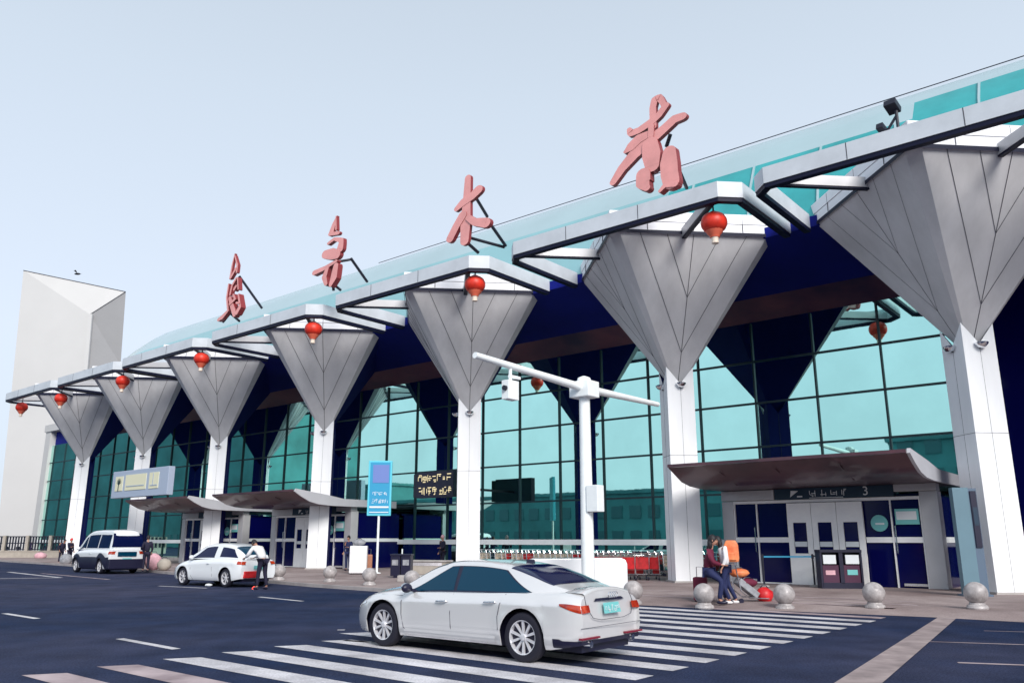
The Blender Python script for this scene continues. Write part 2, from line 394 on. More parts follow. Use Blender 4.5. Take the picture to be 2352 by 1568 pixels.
# canopies: funnel, column, rim, eave frame for every bay
def funnel_mesh():
    b = MB(); c = .22; q = .03
    top = []
    for k, (x, y) in enumerate([(0, -1), (1, 0), (0, 1), (-1, 0)]):
        px, py = -y, x
        top += [(x * (D - c) - px * c, y * (D - c) - py * c), (x * (D - c) + px * c, y * (D - c) + py * c)]
    hb = .16; bot = []
    for k, (x, y) in enumerate([(0, -1), (1, 0), (0, 1), (-1, 0)]):
        px, py = -y, x
        bot += [(x * hb - px * q, y * hb - py * q), (x * hb + px * q, y * hb + py * q)]
    n = 8; lev = [(0, bot, 7.35)]
    vs = [(p[0], p[1], 7.35) for p in bot] + [(p[0], p[1], ZT) for p in top]
    for i in range(n):
        mx, my = (top[i][0] + top[(i + 1) % n][0]) / 2, (top[i][1] + top[(i + 1) % n][1]) / 2
        b.use('back_shade' if my > .5 else 'funnel'); b.add([vs[j] for j in (i, (i + 1) % n, n + (i + 1) % n, n + i)], [(0, 1, 2, 3)])
    b.use('funnel'); b.add(vs[n:], [tuple(range(n))])
    return b, top, bot
fb, ftop, fbot = funnel_mesh()
def face_pt(k, a, h):     # k face 0..3 (between corner k and k+1), a in 0..1 across, h 0 bottom .. 1 top
    i0, i1 = (2 * k + 1) % 8, (2 * k + 2) % 8
    T0, T1, B0, B1 = ftop[i0], ftop[i1], fbot[i0], fbot[i1]
    tx = T0[0] + (T1[0] - T0[0]) * a; ty = T0[1] + (T1[1] - T0[1]) * a
    bx = B0[0] + (B1[0] - B0[0]) * a; by = B0[1] + (B1[1] - B0[1]) * a
    x, y, z = bx + (tx - bx) * h, by + (ty - by) * h, 7.35 + (ZT - 7.35) * h
    nx, ny = [(1, -1), (1, 1), (-1, 1), (-1, -1)][k]
    return (x + nx * .006, y + ny * .006, z - .006)
sb = MB()
for k in (0, 3):
    sb.tube([face_pt(k, .5, .02), face_pt(k, .5, .995)], .010 if k == 0 else .006, 4)
    for a0, hh in ((.32, .60), (.14, .24)):
        for sg in (1, -1):
            aa = a0 if sg == 1 else 1 - a0
            ptsl = []
            for j in range(5):
                h2 = hh + (.995 - hh) * j / 4
                ptsl.append(face_pt(k, .5 + (aa - .5) * ((h2 - hh) / (.995 - hh)) / (.04 + .96 * h2), h2))
            sb.tube(ptsl, .009 if k == 0 else .005, 4)
fobj = None
def eave(kname):
    b = MB(); A1 = (4.5, 5.0); A2 = (5.1, 4.4); L1 = (-4.15, 5.0); L2 = (-4.65, 4.5); Br = (5.1, .3); Bl = (-4.65, .3)
    loop = [Bl, L2, L1, A1, A2, Br]
    b.use('fascia')
    for p, q in zip(loop[:-1], loop[1:]):
        p3, q3 = Vector((p[0], -p[1], 0)), Vector((q[0], -q[1], 0)); d = (q3 - p3).normalized(); n = Vector((d.y, -d.x, 0))  # inward?
        n = n if (n.dot(Vector((0.2, -.3, 0)) - p3) > 0) else -n
        wv = n * .26
        ex = d * .0
        for (z0, z1, off, m) in ((ZF0 + .14, ZF1, 0., 'fascia'), (ZF0, ZF0 + .138, .03, 'fascia_dark')):
            b.use(m); o = n * off
            b.add([p3 + o + Vector((0, 0, z0)), q3 + o + Vector((0, 0, z0)), q3 + wv + Vector((0, 0, z0)), p3 + wv + Vector((0, 0, z0)),
                   p3 + o + Vector((0, 0, z1)), q3 + o + Vector((0, 0, z1)), q3 + wv + Vector((0, 0, z1)), p3 + wv + Vector((0, 0, z1))],
                  [(3, 2, 1, 0), (4, 5, 6, 7), (0, 1, 5, 4), (2, 3, 7, 6)])
    # the joints of the cladding
    b.use('seam')
    for x in (-1.6, 1.5): b.box(x - .012, x + .012, -5.006, -4.9, ZF0 + .15, ZF1)
    return b
def rim_mesh():
    b = MB(); b.use('rim')
    for sx in (1, -1):
        p, q = Vector((0, -(D + .02), 0)), Vector((sx * (D + .02), 0, 0)); d = (q - p).normalized(); n = Vector((-d.y * sx, d.x * sx, 0))
        for z0, z1, o in ((ZT + .08, ZT + .40, 0), (ZT + .42, ZT + .80, -.02)):
            pp, qq = p + n * o, q + n * o; t_ = n * .2
            b.add([pp + Vector((0, 0, z0)), qq + Vector((0, 0, z0)), qq + t_ + Vector((0, 0, z0)), pp + t_ + Vector((0, 0, z0)),
                   pp + Vector((0, 0, z1)), qq + Vector((0, 0, z1)), qq + t_ + Vector((0, 0, z1)), pp + t_ + Vector((0, 0, z1))],
                  [(3, 2, 1, 0), (4, 5, 6, 7), (0, 1, 5, 4), (1, 2, 6, 5), (2, 3, 7, 6), (3, 0, 4, 7)])
        b.use('fascia_dark')
        pp, qq = p - n * .03, q - n * .03
        b.add([pp + Vector((0, 0, ZT - .06)), qq + Vector((0, 0, ZT - .06)), qq + Vector((0, 0, ZT + .075)), pp + Vector((0, 0, ZT + .075))], [(0, 1, 2, 3)])
        b.use('rim')
    b.use('seam')
    for sx in (1, -1):
        for a in (.22, .5, .8):
            p = Vector((sx * a * D, -(1 - a) * D, 0)) + Vector((sx * .02, -.02, 0))
            b.beam(p + Vector((0, 0, ZT + .1)), p + Vector((0, 0, ZT + .78)), .02, .02, (1, 0, 0))
    b.use('rim'); b.add([(0, -D, ZT + .76), (D, 0, ZT + .76), (0, D, ZT + .76), (-D, 0, ZT + .76)], [(0, 1, 2, 3)])
    return b
def strut_mesh(sx):
    b = MB(); p = Vector((4.35 * sx if sx > 0 else -4.1, -4.85, ZF0 + .32)); q = p + Vector((-sx, 1, 0)) * 2.45
    b.use('alu'); b.beam(p, q, .2, .34); b.use('fascia_dark'); b.beam(p - Vector((0, 0, .2)), q - Vector((0, 0, .2)), .16, .06)
    return b
def column_mesh():
    b = MB(); h = .80     # half diagonal
    q = h * .93
    dm = [(0, -q), (q, 0), (0, q), (-q, 0)]
    b.use('white_panel')
    # shaft with pointed ears at its corners
    vs = [(x, y, .1) for x, y in dm] + [(x, y, 8.1) for x, y in dm]
    mids = [((dm[i][0] + dm[(i + 1) % 4][0]) / 2, (dm[i][1] + dm[(i + 1) % 4][1]) / 2) for i in range(4)]
    vs += [(x, y, 7.45) for x, y in mids]
    for i in range(4):
        b.use('back_shade' if mids[i][1] > 0 else 'white_panel'); b.add([vs[j] for j in (i, (i + 1) % 4, 4 + (i + 1) % 4, 8 + i, 4 + i)], [(0, 1, 2, 3, 4)])
    b.use('seam')
    for z in (4.7,):
        for i in range(4):
            p, r = Vector((*dm[i], z)), Vector((*dm[(i + 1) % 4], z)); b.beam(p * 1.001, r * 1.001, .008, .012)
    for i in range(4): b.beam((mids[i][0] * 1.003, mids[i][1] * 1.003, .1), (mids[i][0] * 1.003, mids[i][1] * 1.003, 7.4), .008, .008, (1, 0, 0))
    b.use('funnel'); b.zprism([(x * .97, y * .97) for x, y in dm], 7.35, 7.40)
    b.use('stone'); b.zprism([(x * 1.12, y * 1.12) for x, y in dm], .1, .16)
    return b
def lamp_mesh(x, y):
    b = MB(); b.use('chrome'); b.lathe([(.02, -.14), (.12, -.11), (.19, -.02), (.2, .03), (.16, .05)], 12, c=(x * 1.16, y * 1.16, 7.42))
    b.use('dark_steel'); b.box(x * 1.05 - .04, x * 1.05 + .04, y * 1.05 - .04, y * 1.05 + .04, 7.28, 7.5); return b
proto = {}
for k, s in enumerate(SK):
    if k == 0:
        fo = fb.build('canopy_funnel', None, term)
        so_ = sb.build('panel_seams', 'seam', fo)
        ri = rim_mesh().build('rim', None, term)
        ea = eave('').build('eave_frame', None, term)
        st = [strut_mesh(1).build('strut', None, ea), strut_mesh(-1).build('strut', None, ea)]
        co = column_mesh().build('column', None, term)
        lm = [lamp_mesh(x, y).build('floodlight', None, co, smooth=.7) for x, y in ((.38, -.38), (-.38, -.38))]
        proto = dict(f=fo, r=ri, e=ea, c=co, sub=[(so_, 'f'), (st[0], 'e'), (st[1], 'e'), (lm[0], 'c'), (lm[1], 'c')])
        for o in (fo, ri, ea, co): o.location = (s, 0, 0)
    else:
        nw = {}
        for key in 'frec':
            o = proto[key].copy(); C.objects.link(o); o.parent = term; o.location = (s, 0, 0); nw[key] = o
        for o, key in proto['sub']:
            c = o.copy(); C.objects.link(c); c.parent = nw[key]
# rounded far-left end caps on the first two bays
b = MB()
for s0 in (SK[0], SK[1]):
    vs = []
    for j in range(7):
        a = j / 6 * PI / 2; vs.append((s0 - 4.7 - math.sin(a) * 1.3, -4.4 * math.cos(a)))
    b.zprism([(s0 - 4.7, 0)] + vs, 12.5, 13.1)
    b.zprism([(s0 - 5.4, 3), (s0 - 4.6, -1), (s0 + 4.2, -.5), (s0 + 5, 3)], 13.1, 14.2 if s0 == SK[1] else 13.8)
b.build('end_deck', 'fascia', term, smooth=.9)
# ------------------------------------------------------------------ giant characters on the roof edge
def conv(x0, y0, k, t):
    def f(x, y): return T((x0 + x * k) * .89091, (y0 + y * k) * .89091, t)
    return f
def brush(b, pts, f, sc, t0, th):
    P = [];
    for x, y, wd in pts:
        s, t, z = f(x, y); P.append((s, z, wd * sc / 2))
    # resample
    Q = []
    for i in range(len(P) - 1):
        for j in range(4):
            u = j / 4; Q.append(tuple(P[i][m] + (P[i + 1][m] - P[i][m]) * u for m in range(3)))
    Q.append(P[-1])
    Lf, Rt = [], []
    for i, (x, z, r) in enumerate(Q):
        a = Q[max(0, i - 1)]; c = Q[min(len(Q) - 1, i + 1)]; dx, dz = c[0] - a[0], c[1] - a[1]; l = math.hypot(dx, dz) or 1
        nx, nz = -dz / l, dx / l; rx = r * 1.25
        Lf.append((x + nx * rx, z + nz * r)); Rt.append((x - nx * rx, z - nz * r))
    def cap(q, a, sg):
        x, z, r = q; dx, dz = q[0] - a[0], q[1] - a[1]; l = math.hypot(dx, dz) or 1; dx /= l; dz /= l
        return [(x + (-dz * math.cos(th2) * sg + dx * math.sin(th2)) * r * 1.25, z + (dx * math.cos(th2) * sg + dz * math.sin(th2)) * r) for th2 in (PI * .25, PI * .5, PI * .75)]
    poly = Lf + cap(Q[-1], Q[-2], 1) + Rt[::-1] + cap(Q[0], Q[1], 1)
    n = len(poly); m = len(Q)
    y0, y1 = -(t0), -(t0 - th)
    # quads along the stroke keep it clean
    vs = []
    for y in (y0, y1):
        vs += [(p[0], y, p[1]) for p in Lf] + [(p[0], y, p[1]) for p in Rt]
    fs = []; ff = []
    for i in range(m - 1):
        ff.append((i, i + 1, m + i + 1, m + i)); ff.append((2 * m + i, 3 * m + i, 3 * m + i + 1, 2 * m + i + 1))
        fs.append((i, 2 * m + i, 2 * m + i + 1, i + 1)); fs.append((m + i, m + i + 1, 3 * m + i + 1, 3 * m + i))
    fs.append((0, m, 3 * m, 2 * m)); fs.append((m - 1, 3 * m - 1, 4 * m - 1, 2 * m - 1))
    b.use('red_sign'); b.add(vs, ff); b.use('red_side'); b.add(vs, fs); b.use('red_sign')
    for q, a in ((Q[0], Q[1]), (Q[-1], Q[-2])):
        x, z, r = q; ring = [(x + 1.25 * r * math.cos(2 * PI * k / 14), z + r * math.sin(2 * PI * k / 14)) for k in range(14)]
        b.use('red_side'); b.prism(ring, lambda u, v, y=y0 + .006: (u, y, v), lambda u, v, y=y1 - .006: (u, y, v))
        b.use('red_sign'); b.add([(u, y0 + .003, v) for u, v in ring], [tuple(range(14))])
CH = [
 ('largest pink character sign on the roof edge, rightmost of the four', 1540, 220, .19139,
  [[(750, 560, 80), (745, 300, 80), (770, 190, 85), (830, 160, 85), (880, 230, 70), (900, 290, 60)],
   [(925, 270, 80), (830, 400, 90), (720, 500, 100), (560, 610, 90), (450, 650, 90), (430, 600, 60)],
   [(1150, 420, 100), (1040, 460, 115), (900, 590, 120), (700, 760, 150), (500, 930, 150), (330, 1130, 115), (215, 1310, 85)],
   [(680, 670, 100), (560, 730, 130), (450, 840, 120), (385, 900, 50)], [(735, 560, 70), (730, 700, 70)],
   [(720, 800, 190), (740, 950, 220), (750, 1090, 170)], [(985, 900, 150), (975, 1050, 200), (985, 1200, 200), (1010, 1310, 190)],
   [(635, 1210, 170), (635, 1330, 175), (680, 1390, 90)], [(1060, 1340, 80), (930, 1360, 60), (860, 1440, 35)]],
  [((1105, 1150, 4.3), (1205, 1385, 3.2)), ((985, 660, 4.4), (930, 830, 4.2))]),
 ('pink character sign with two crossed strokes like a tree, third from the tower', 1100, 180, .35714,
  [[(297, 780, 45), (288, 950, 58), (280, 1100, 75), (272, 1235, 62)], [(375, 865, 62), (330, 910, 58), (260, 960, 55), (215, 1005, 35)],
   [(262, 1050, 60), (215, 1130, 55), (170, 1220, 55)], [(305, 1070, 42), (350, 1100, 52), (430, 1105, 68)]],
  [((360, 930, 4.5), (438, 1060, 3.4)), ((465, 1120, 4.4), (570, 1270, 2.9)), ((290, 1245, 4.5), (375, 1322, 3.9)), ((320, 1215, 4.5), (560, 1280, 2.9))]),
 ('pink dense character sign, second from the tower, with a dark rear strut', 780, 540, .14030,
  [[(632, 115, 12), (575, 270, 100), (520, 440, 130)], [(500, 455, 80), (660, 430, 80)], [(622, 130, 24), (622, 370, 40)],
   [(480, 630, 60), (590, 545, 70), (730, 570, 120), (700, 720, 170)], [(430, 830, 190), (560, 820, 260), (640, 830, 200)],
   [(640, 950, 60), (430, 1080, 90), (230, 1170, 110)], [(480, 1080, 80), (420, 1250, 130), (450, 1370, 90)],
   [(640, 1040, 130), (600, 1250, 170), (540, 1390, 90)]],
  [((650, 960, 4.5), (880, 920, 3.9)), ((890, 900, 4.3), (1190, 1330, 2.9)), ((600, 1400, 4.5), (700, 1480, 4.4)), ((560, 1380, 4.5), (570, 1490, 4.45))]),
 ('thin pink character sign nearest the white tower, pointed at the top', 540, 640, .12759,
  [[(512, 110, 18), (460, 330, 40), (412, 610, 50)], [(518, 150, 30), (565, 340, 55), (550, 480, 50)], [(540, 410, 60), (430, 600, 60)],
   [(400, 730, 40), (360, 1000, 48), (385, 1260, 60), (270, 1390, 100), (190, 1445, 80)], [(555, 610, 50), (470, 760, 50), (430, 940, 50)],
   [(590, 600, 36), (600, 830, 36)], [(560, 770, 60), (520, 840, 60)], [(440, 1010, 90), (480, 1160, 120), (520, 1280, 130), (530, 1350, 100)],
   [(620, 940, 40), (640, 1100, 60), (650, 1190, 80), (580, 1310, 100)], [(520, 950, 60), (560, 1030, 60), (450, 1130, 70)], [(590, 1110, 60), (640, 1120, 40)]],
  [((600, 560, 4.4), (1065, 1215, 2.9)), ((420, 1310, 4.45), (275, 1490, 4.4)), ((420, 1310, 4.4), (605, 1470, 4.3))])]
for label, x0, y0, kk, strokes, struts in CH:
    f = conv(x0, y0, kk, 4.85)
    a = f(0, 0); c = f(0, 1000); sc = abs(a[2] - c[2]) / 1000
    st = [f(p[0], p[1]) for s_ in strokes for p in s_]; s0 = sum(p[0] for p in st) / len(st); zb = min(p[2] for p in st)
    rt = thing('roof_character', label, 'sign', F(s0, 4.7, zb), ROT, 'giant pink characters along the roof edge')
    for i, s_ in enumerate(strokes):
        b = MB(); brush(b, s_, lambda x, y: (f(x, y)[0] - s0, 0, f(x, y)[2] - zb), sc * (.88 if kk > .16 else .74), .15 + .014 * i, .15 + .02 * i)
        b.build('stroke', None, rt)
    for p, q in struts:
        b = MB(); P_ = conv(x0, y0, kk, p[2])(p[0], p[1]); Q_ = conv(x0, y0, kk, q[2])(q[0], q[1])
        b.tube([(P_[0] - s0, -(P_[1] - 4.7), P_[2] - zb), (Q_[0] - s0, -(Q_[1] - 4.7), Q_[2] - zb)], .07, 6)
        b.build('strut', 'dark_steel', rt)
# small dark device cluster on the eave at the right
P_ = T(2062, 300, 4.9); fl_ = thing('roof_device', 'small dark device cluster on the roof edge near the right side', 'floodlight', F(P_[0], 4.8, 12.95), ROT)
b = MB(); b.tube([(0, 0, 0), (0, 0, .8)], .05, 6); b.tube([(-.3, 0, .1), (0, 0, .5)], .04, 6); b.build('stand', 'dark_steel', fl_)
b = MB(); b.beam((-.1, -.25, .85), (-.05, .15, .7), .34, .2); b.build('head_unit', 'dark_steel', fl_, bevel=.02)
b = MB(); b.beam((-.45, -.2, .25), (-.4, .1, .15), .2, .18); b.build('head_unit', 'dark_steel', fl_, bevel=.02)
# ------------------------------------------------------------------ lanterns
LP = [(50, 935, 4.2, 'farthest red lantern, alone on the extreme left tip of the canopies'), (140, 915, 4.3, 'red lantern under the canopy nearest the white tower'),
      (282, 875, 4.3, 'red lantern under the second canopy from the tower'), (463, 824, 4.3, 'red lantern under the third canopy from the tower'),
      (720, 756, 4.3, 'red lantern under the fourth canopy, below the dense pink character'),
      (1091, 652, 4.3, 'red lantern under the fifth canopy, below the tree-like pink character'),
      (1640, 512, 4.3, 'largest red lantern, under the canopy right of the nearest pink character')]
lz = None
for px, py, t, label in LP:
    s, t, z = T(px, py, t); z = min(z, 11.95)
    if lz is None:
        lz = thing('paper_lantern', label, 'lantern', F(s, t, z), ROT, 'red lanterns hung along the canopy edge')
        b = MB(); pr = [(.05, .36)] + [(.44 * math.sin(PI * (i + .8) / 13) ** .75, .36 * math.cos(PI * (i + .8) / 13)) for i in range(1, 12)] + [(.14, -.36)]
        vs = []; n = 32
        b.use('lantern')
        for r, zz in pr:
            for k in range(n): a = 2 * PI * k / n; q = r * (1 - .035 * (k % 2)); vs.append((q * math.cos(a), q * math.sin(a), zz))
        b.add(vs, [(i * n + k, i * n + (k + 1) % n, (i + 1) * n + (k + 1) % n, (i + 1) * n + k) for i in range(len(pr) - 1) for k in range(n)])
        b.build('lantern_body', None, lz, smooth=1.2)
        b = MB(); b.lathe([(.30, -.27), (.26, -.36), (.17, -.46), (.15, -.52)], 20); b.build('lantern_skirt', 'lantern_pale', lz, smooth=.8)
        b = MB(); b.lathe([(.13, -.50), (.11, -.60), (.12, -.72), (.09, -.74)], 14); b.build('tassel', 'cream', lz, smooth=.8)  # pale cream stands in for the lamp glow at the lantern's foot
        b = MB(); b.lathe([(.12, .34), (.13, .38), (.05, .42)], 14); b.tube([(0, 0, .4), (0, 0, .72)], .03, 6); b.build('hanger', 'dark_steel', lz)
    else: dup(lz, F(s, t, z), ROT, label)
# ------------------------------------------------------------------ white portal tower on the left
d = 92.
def at(px, py, dd): r = ray(px, py); k = dd / r[1]; return Vector((r[0] * k, dd, EYE + r[2] * k))
tw = thing('portal_tower', 'tall pale tower with slanting top and grey side, left of the terminal', 'tower', (-55, d, 0))
def rel(v): return (v.x + 55, v.y - d, v.z)
def extr(b, pts, dy):
    n = len(pts); b.add([rel(p) for p in pts] + [rel(p + Vector((0, dy, 0))) for p in pts], [tuple(range(n)), tuple(range(2 * n - 1, n - 1, -1))] + [(i, (i + 1) % n, n + (i + 1) % n, n + i) for i in range(n)])
FR = [at(54, 621, d), at(289, 670, d + 1.0), at(207, 722, d), at(196, 850, d)]
gnd = lambda px, dd: Vector((at(px, 1240, dd).x, dd, 0))
BL, BR, SR = gnd(-6, d), gnd(176, d), gnd(250, d + 2.5)
P3 = at(277, 838, d + 2.5)
bk_tl, bk_tr, bk_bl, bk_br = at(62, 628, d + 11), at(280, 676, d + 11), gnd(2, d + 11), gnd(236, d + 11)
A_, B_, C_, D_ = FR
vv = [rel(v) for v in (A_, B_, C_, D_, BR, BL, P3, SR, bk_tl, bk_tr, bk_br, bk_bl)]
b = MB(); b.use('tower'); b.add(vv, [(0, 2, 1), (0, 5, 4, 3, 2), (0, 1, 9, 8), (0, 8, 11, 5), (1, 6, 7, 10, 9), (8, 9, 10, 11)])
b.build('tower_wall', None, tw)
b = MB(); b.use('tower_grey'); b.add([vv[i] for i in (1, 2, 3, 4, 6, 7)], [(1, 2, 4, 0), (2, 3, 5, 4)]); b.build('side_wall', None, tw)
b = MB(); b.use('tower'); b.beam(rel(C_ + Vector((.1, -.12, 0))), rel(D_ + Vector((.1, -.12, 0))), .5, .25, (0, 1, 0)); b.build('edge_fin', None, tw)
b = MB(); b.use('seam')
for p, q in ((A_, B_), (C_, B_)): b.beam(rel(p + Vector((0, -.04, 0))), rel(q + Vector((0, -.04, 0))), .06, .06)
b.build('wall_joint', None, tw)
b = MB(); b.use('tower'); q0 = at(-160, 1240, d + 3); q1 = at(20, 1240, d + 3)
b.box(q0.x + 55, q1.x + 55, 3, 8, 0, 34); 
# low wall with dark lattice panels
wl = thing('boundary_wall', 'low beige wall with dark lattice panels at the foot of the pale tower', 'wall', (-42, 74, 0))
b = MB(); b.use('beige'); b.box(-26, 6, 0, .4, 0, .62); b.box(-26, 6, -.05, .45, .62, .7)
for i in range(16): b.box(-26 + i * 2.05, -25.75 + i * 2.05, 0, .4, .6, 2.0)
b.build('wall_base', None, wl)
b = MB(); b.use('dark_steel')
for i in range(15):
    x0 = -25.7 + i * 2.05
    for j in range(7): b.box(x0 + j * .25, x0 + j * .25 + .1, .12, .2, .72, 1.95)
    b.box(x0, x0 + 1.75, .1, .22, 1.86, 1.95); b.box(x0, x0 + 1.75, .1, .22, 1.3, 1.38); b.box(x0, x0 + 1.75, .1, .22, .75, .83)
b.build('lattice', None, wl)
# ------------------------------------------------------------------ entrance pavilions
def glyphs(b, x0, z0, h, n, y, gap=1.25, seed=3, wd=None, map3=None):
    rr = random.Random(seed); wd = wd or h
    mp = map3 or (lambda x, z, dy: (x, y - dy, z))
    for i in range(n):
        gx = x0 + i * wd * gap
        for j in range(rr.randint(4, 6)):
            if rr.random() < .5:
                zz = z0 + h * rr.choice((.08, .3, .52, .75, .95)); a, c_ = sorted((rr.uniform(0, .45), rr.uniform(.6, 1))); xa, xb = gx + wd * a, gx + wd * c_
                q = h * .05; pts = [(xa, zz - q), (xb, zz - q), (xb, zz + q), (xa, zz + q)]
            else:
                xx = gx + wd * rr.choice((.1, .35, .6, .9)); a, c_ = sorted((rr.uniform(0, .4), rr.uniform(.6, 1))); za, zb_ = z0 + h * a, z0 + h * c_
                q = wd * .05; pts = [(xx - q, za), (xx + q, za), (xx + q, zb_), (xx - q, zb_)]
            e0 = .001 * (j + 1)
            b.add([mp(p[0], p[1], e0) for p in pts], [(0, 1, 2, 3)])
def text_mesh(body, size, name, m, parent, loc, rot, ext=.004):
    cu = bpy.data.curves.new(name, 'FONT'); cu.body = body; cu.size = size; cu.extrude = ext; cu.align_x = 'CENTER'; cu.align_y = 'CENTER'
    tmp = bpy.data.objects.new(name + '_t', cu); C.objects.link(tmp)
    dg = bpy.context.evaluated_depsgraph_get(); me = bpy.data.meshes.new_from_object(tmp.evaluated_get(dg))
    C.objects.unlink(tmp); bpy.data.objects.remove(tmp)
    me.materials.clear(); me.materials.append(M[m]); o = bpy.data.objects.new(name, me); C.objects.link(o); o.parent = parent; o.location = loc; o.rotation_euler = rot
    return o
# local origin: s = 5.5, t = -1 ; x along s, y = -(t+1)
ev = thing('entrance_pavilion', 'entrance pavilion numbered 3 with white double doors under a brown upswept canopy, right of centre', 'entrance', F(5.5, -1, .1), ROT, 'entrance pavilions along the terminal front')
b = MB(); pf = [(-4.0, 3.92), (-3.6, 3.72), (-3.1, 3.48), (-2.5, 3.36), (-1.6, 3.30), (2.5, 3.30), (2.5, 3.62), (-.5, 3.62), (-1.6, 3.70), (-2.6, 3.88), (-3.6, 4.03)]
b.use('canopy_brown'); b.xprism(pf, -3.95, 3.7)
cn = b.build('canopy', None, ev, smooth=.35)
b = MB(); b.use('canopy_grey'); pe = [(-3.98, 3.92), (-3.55, 3.68), (-3.0, 3.44), (-2.4, 3.32), (-1.5, 3.27), (3.0, 3.27), (3.0, 3.64), (-.8, 3.66), (-2.0, 3.84), (-3.9, 4.06)]
b.xprism(pe, 3.704, 3.80); b.build('canopy_end', None, cn, smooth=.35)
b = MB(); b.use('canopy_brown'); b.box(-3.96, 3.70, -4.03, -3.99, 3.93, 4.03)
for x in (-2.2, -.3, 1.7): b.beam((x, -3.7, 3.70), (x, -2.4, 3.325), .03, .02)
b.build('canopy_lip', 'canopy_brown', cn)
b = MB(); b.use('alu')
b.box(-3.95, -3.5, 0, .5, 0, 2.9); b.build('jamb', None, ev, bevel=.02)
b = MB(); b.use('alu'); b.box(2.95, 3.5, 0, .5, 0, 3.05); b.build('jamb', None, ev, bevel=.02)
for x0 in (-3.85, 3.3):
    b = MB(); b.use('glass_dark'); b.box(x0, x0 + .1, .5, 3.6, 0, 2.9); b.use('rail'); b.box(x0 - .02, x0 + .12, .5, 3.6, 1.42, 1.60); b.build('side_glass', None, ev)
b = MB(); b.use('alu'); b.box(-3.95, -1.9, -.02, .4, 2.92, 3.28); b.build('lintel', None, ev, bevel=.02)
b = MB(); b.use('alu'); b.box(2.2, 3.5, -.03, .4, 3.06, 3.3); b.build('lintel', None, ev, bevel=.02)
b = MB(); b.use('sign_dark'); b.box(-1.88, 2.18, 0, .4, 2.92, 3.29)
sg = b.build('sign_board', None, ev)
b = MB(); b.use('sign_white'); glyphs(b, -.62, 2.98, .24, 4, -.003, 1.55, 5)
b.box(-.62, .55, -.006, 0, 2.935, 2.955)
b.add([(-1.3, -.006, 2.99), (-1.0, -.006, 3.2), (-1.27, -.006, 3.22)], [(0, 1, 2)]); b.add([(-1.05, -.006, 2.98), (-.86, -.006, 2.98), (-.86, -.006, 3.03), (-1.05, -.006, 3.03)], [(0, 1, 2, 3)])
b.build('sign_lettering', None, sg)
text_mesh('3', .42, 'number', 'sign_white', sg, (1.3, -.008, 3.11), (PI / 2, 0, 0))
b = MB(); b.use('glass_dark'); b.box(-3.5, 2.95, .12, .2, 0, 2.85); pn = b.build('glass_screen', None, ev)
b = MB(); b.use('door_white'); b.box(-3.5, 2.95, .02, .24, 2.80, 2.9); b.box(-3.5, -1.47, .06, .12, 1.42, 1.60); b.box(1.16, 2.95, .06, .12, 1.42, 1.60)
for x in (-3.48, -2.62, 2.02, 2.93): b.box(x - .02, x + .02, .04, .22, 0, 2.8)
b.box(-3.5, -1.47, .06, .1, .0, .04)
b.build('screen_bar', None, pn)
b = MB(); b.use('plate'); b.box(2.14, 2.86, .05, .11, 2.0, 2.5); b.use('sign_white'); b.box(2.18, 2.8, .04, .049, 2.15, 2.42); b.build('poster', None, pn)
b = MB(); b.use('plate'); b.lathe([(.27, 0), (.27, .03)], 24, 'y', (1.62, .06, 2.05)); b.use('sign_white'); b.box(1.5, 1.78, .04, .058, 2.0, 2.06); b.build('round_sticker', None, pn)
b = MB(); b.use('road_paint'); b.box(2.2, 2.9, .05, .1, .06, .14); b.build('kick_plate', None, pn)
b = MB(); b.use('road_paint'); b.box(-3.3, -2.8, .05, .1, .06, .14); b.build('kick_plate', None, pn)
for x in (-2.72, 2.12):
    b = MB(); b.use('chrome'); b.tube([(x, .12, 1.05), (x, .02, 1.1), (x, .02, 1.95), (x, .12, 2.0)], .02, 6); b.build('handle', None, pn)
for i, x in enumerate((-1.45, -.58, .29)):
    b = MB(); b.use('door_white'); w_ = .85
    b.box(x, x + w_, -.06, .04, .0, 1.05); b.box(x, x + w_, -.06, .04, 2.1, 2.78); b.box(x, x + .19, -.06, .04, 1.05, 2.1); b.box(x + w_ - .19, x + w_, -.06, .04, 1.05, 2.1)
    dr = b.build('door', None, ev, bevel=.006)
    b = MB(); b.use('glass_dark'); b.box(x + .19, x + w_ - .19, -.02, .01, 1.05, 2.1); b.build('door_window', None, dr)
    b = MB(); b.use('sign_white'); b.box(x + .21, x + w_ - .21, -.05, -.022, 1.28, 1.45); b.build('door_sticker', None, dr)
b = MB(); b.use('glass_dark'); b.box(-3.5, 3.2, .3, 3.6, 2.9, 3.0); b.build('pavilion_roof', None, ev)
dup(ev, F(5.5 - 29.2, -1, .1), ROT, 'entrance pavilion behind the white hatchback, left of the blue sign')
dup(ev, F(5.5 - 39.7, -1, .1), ROT, 'farthest entrance pavilion, under the pale billboard beside the white van')
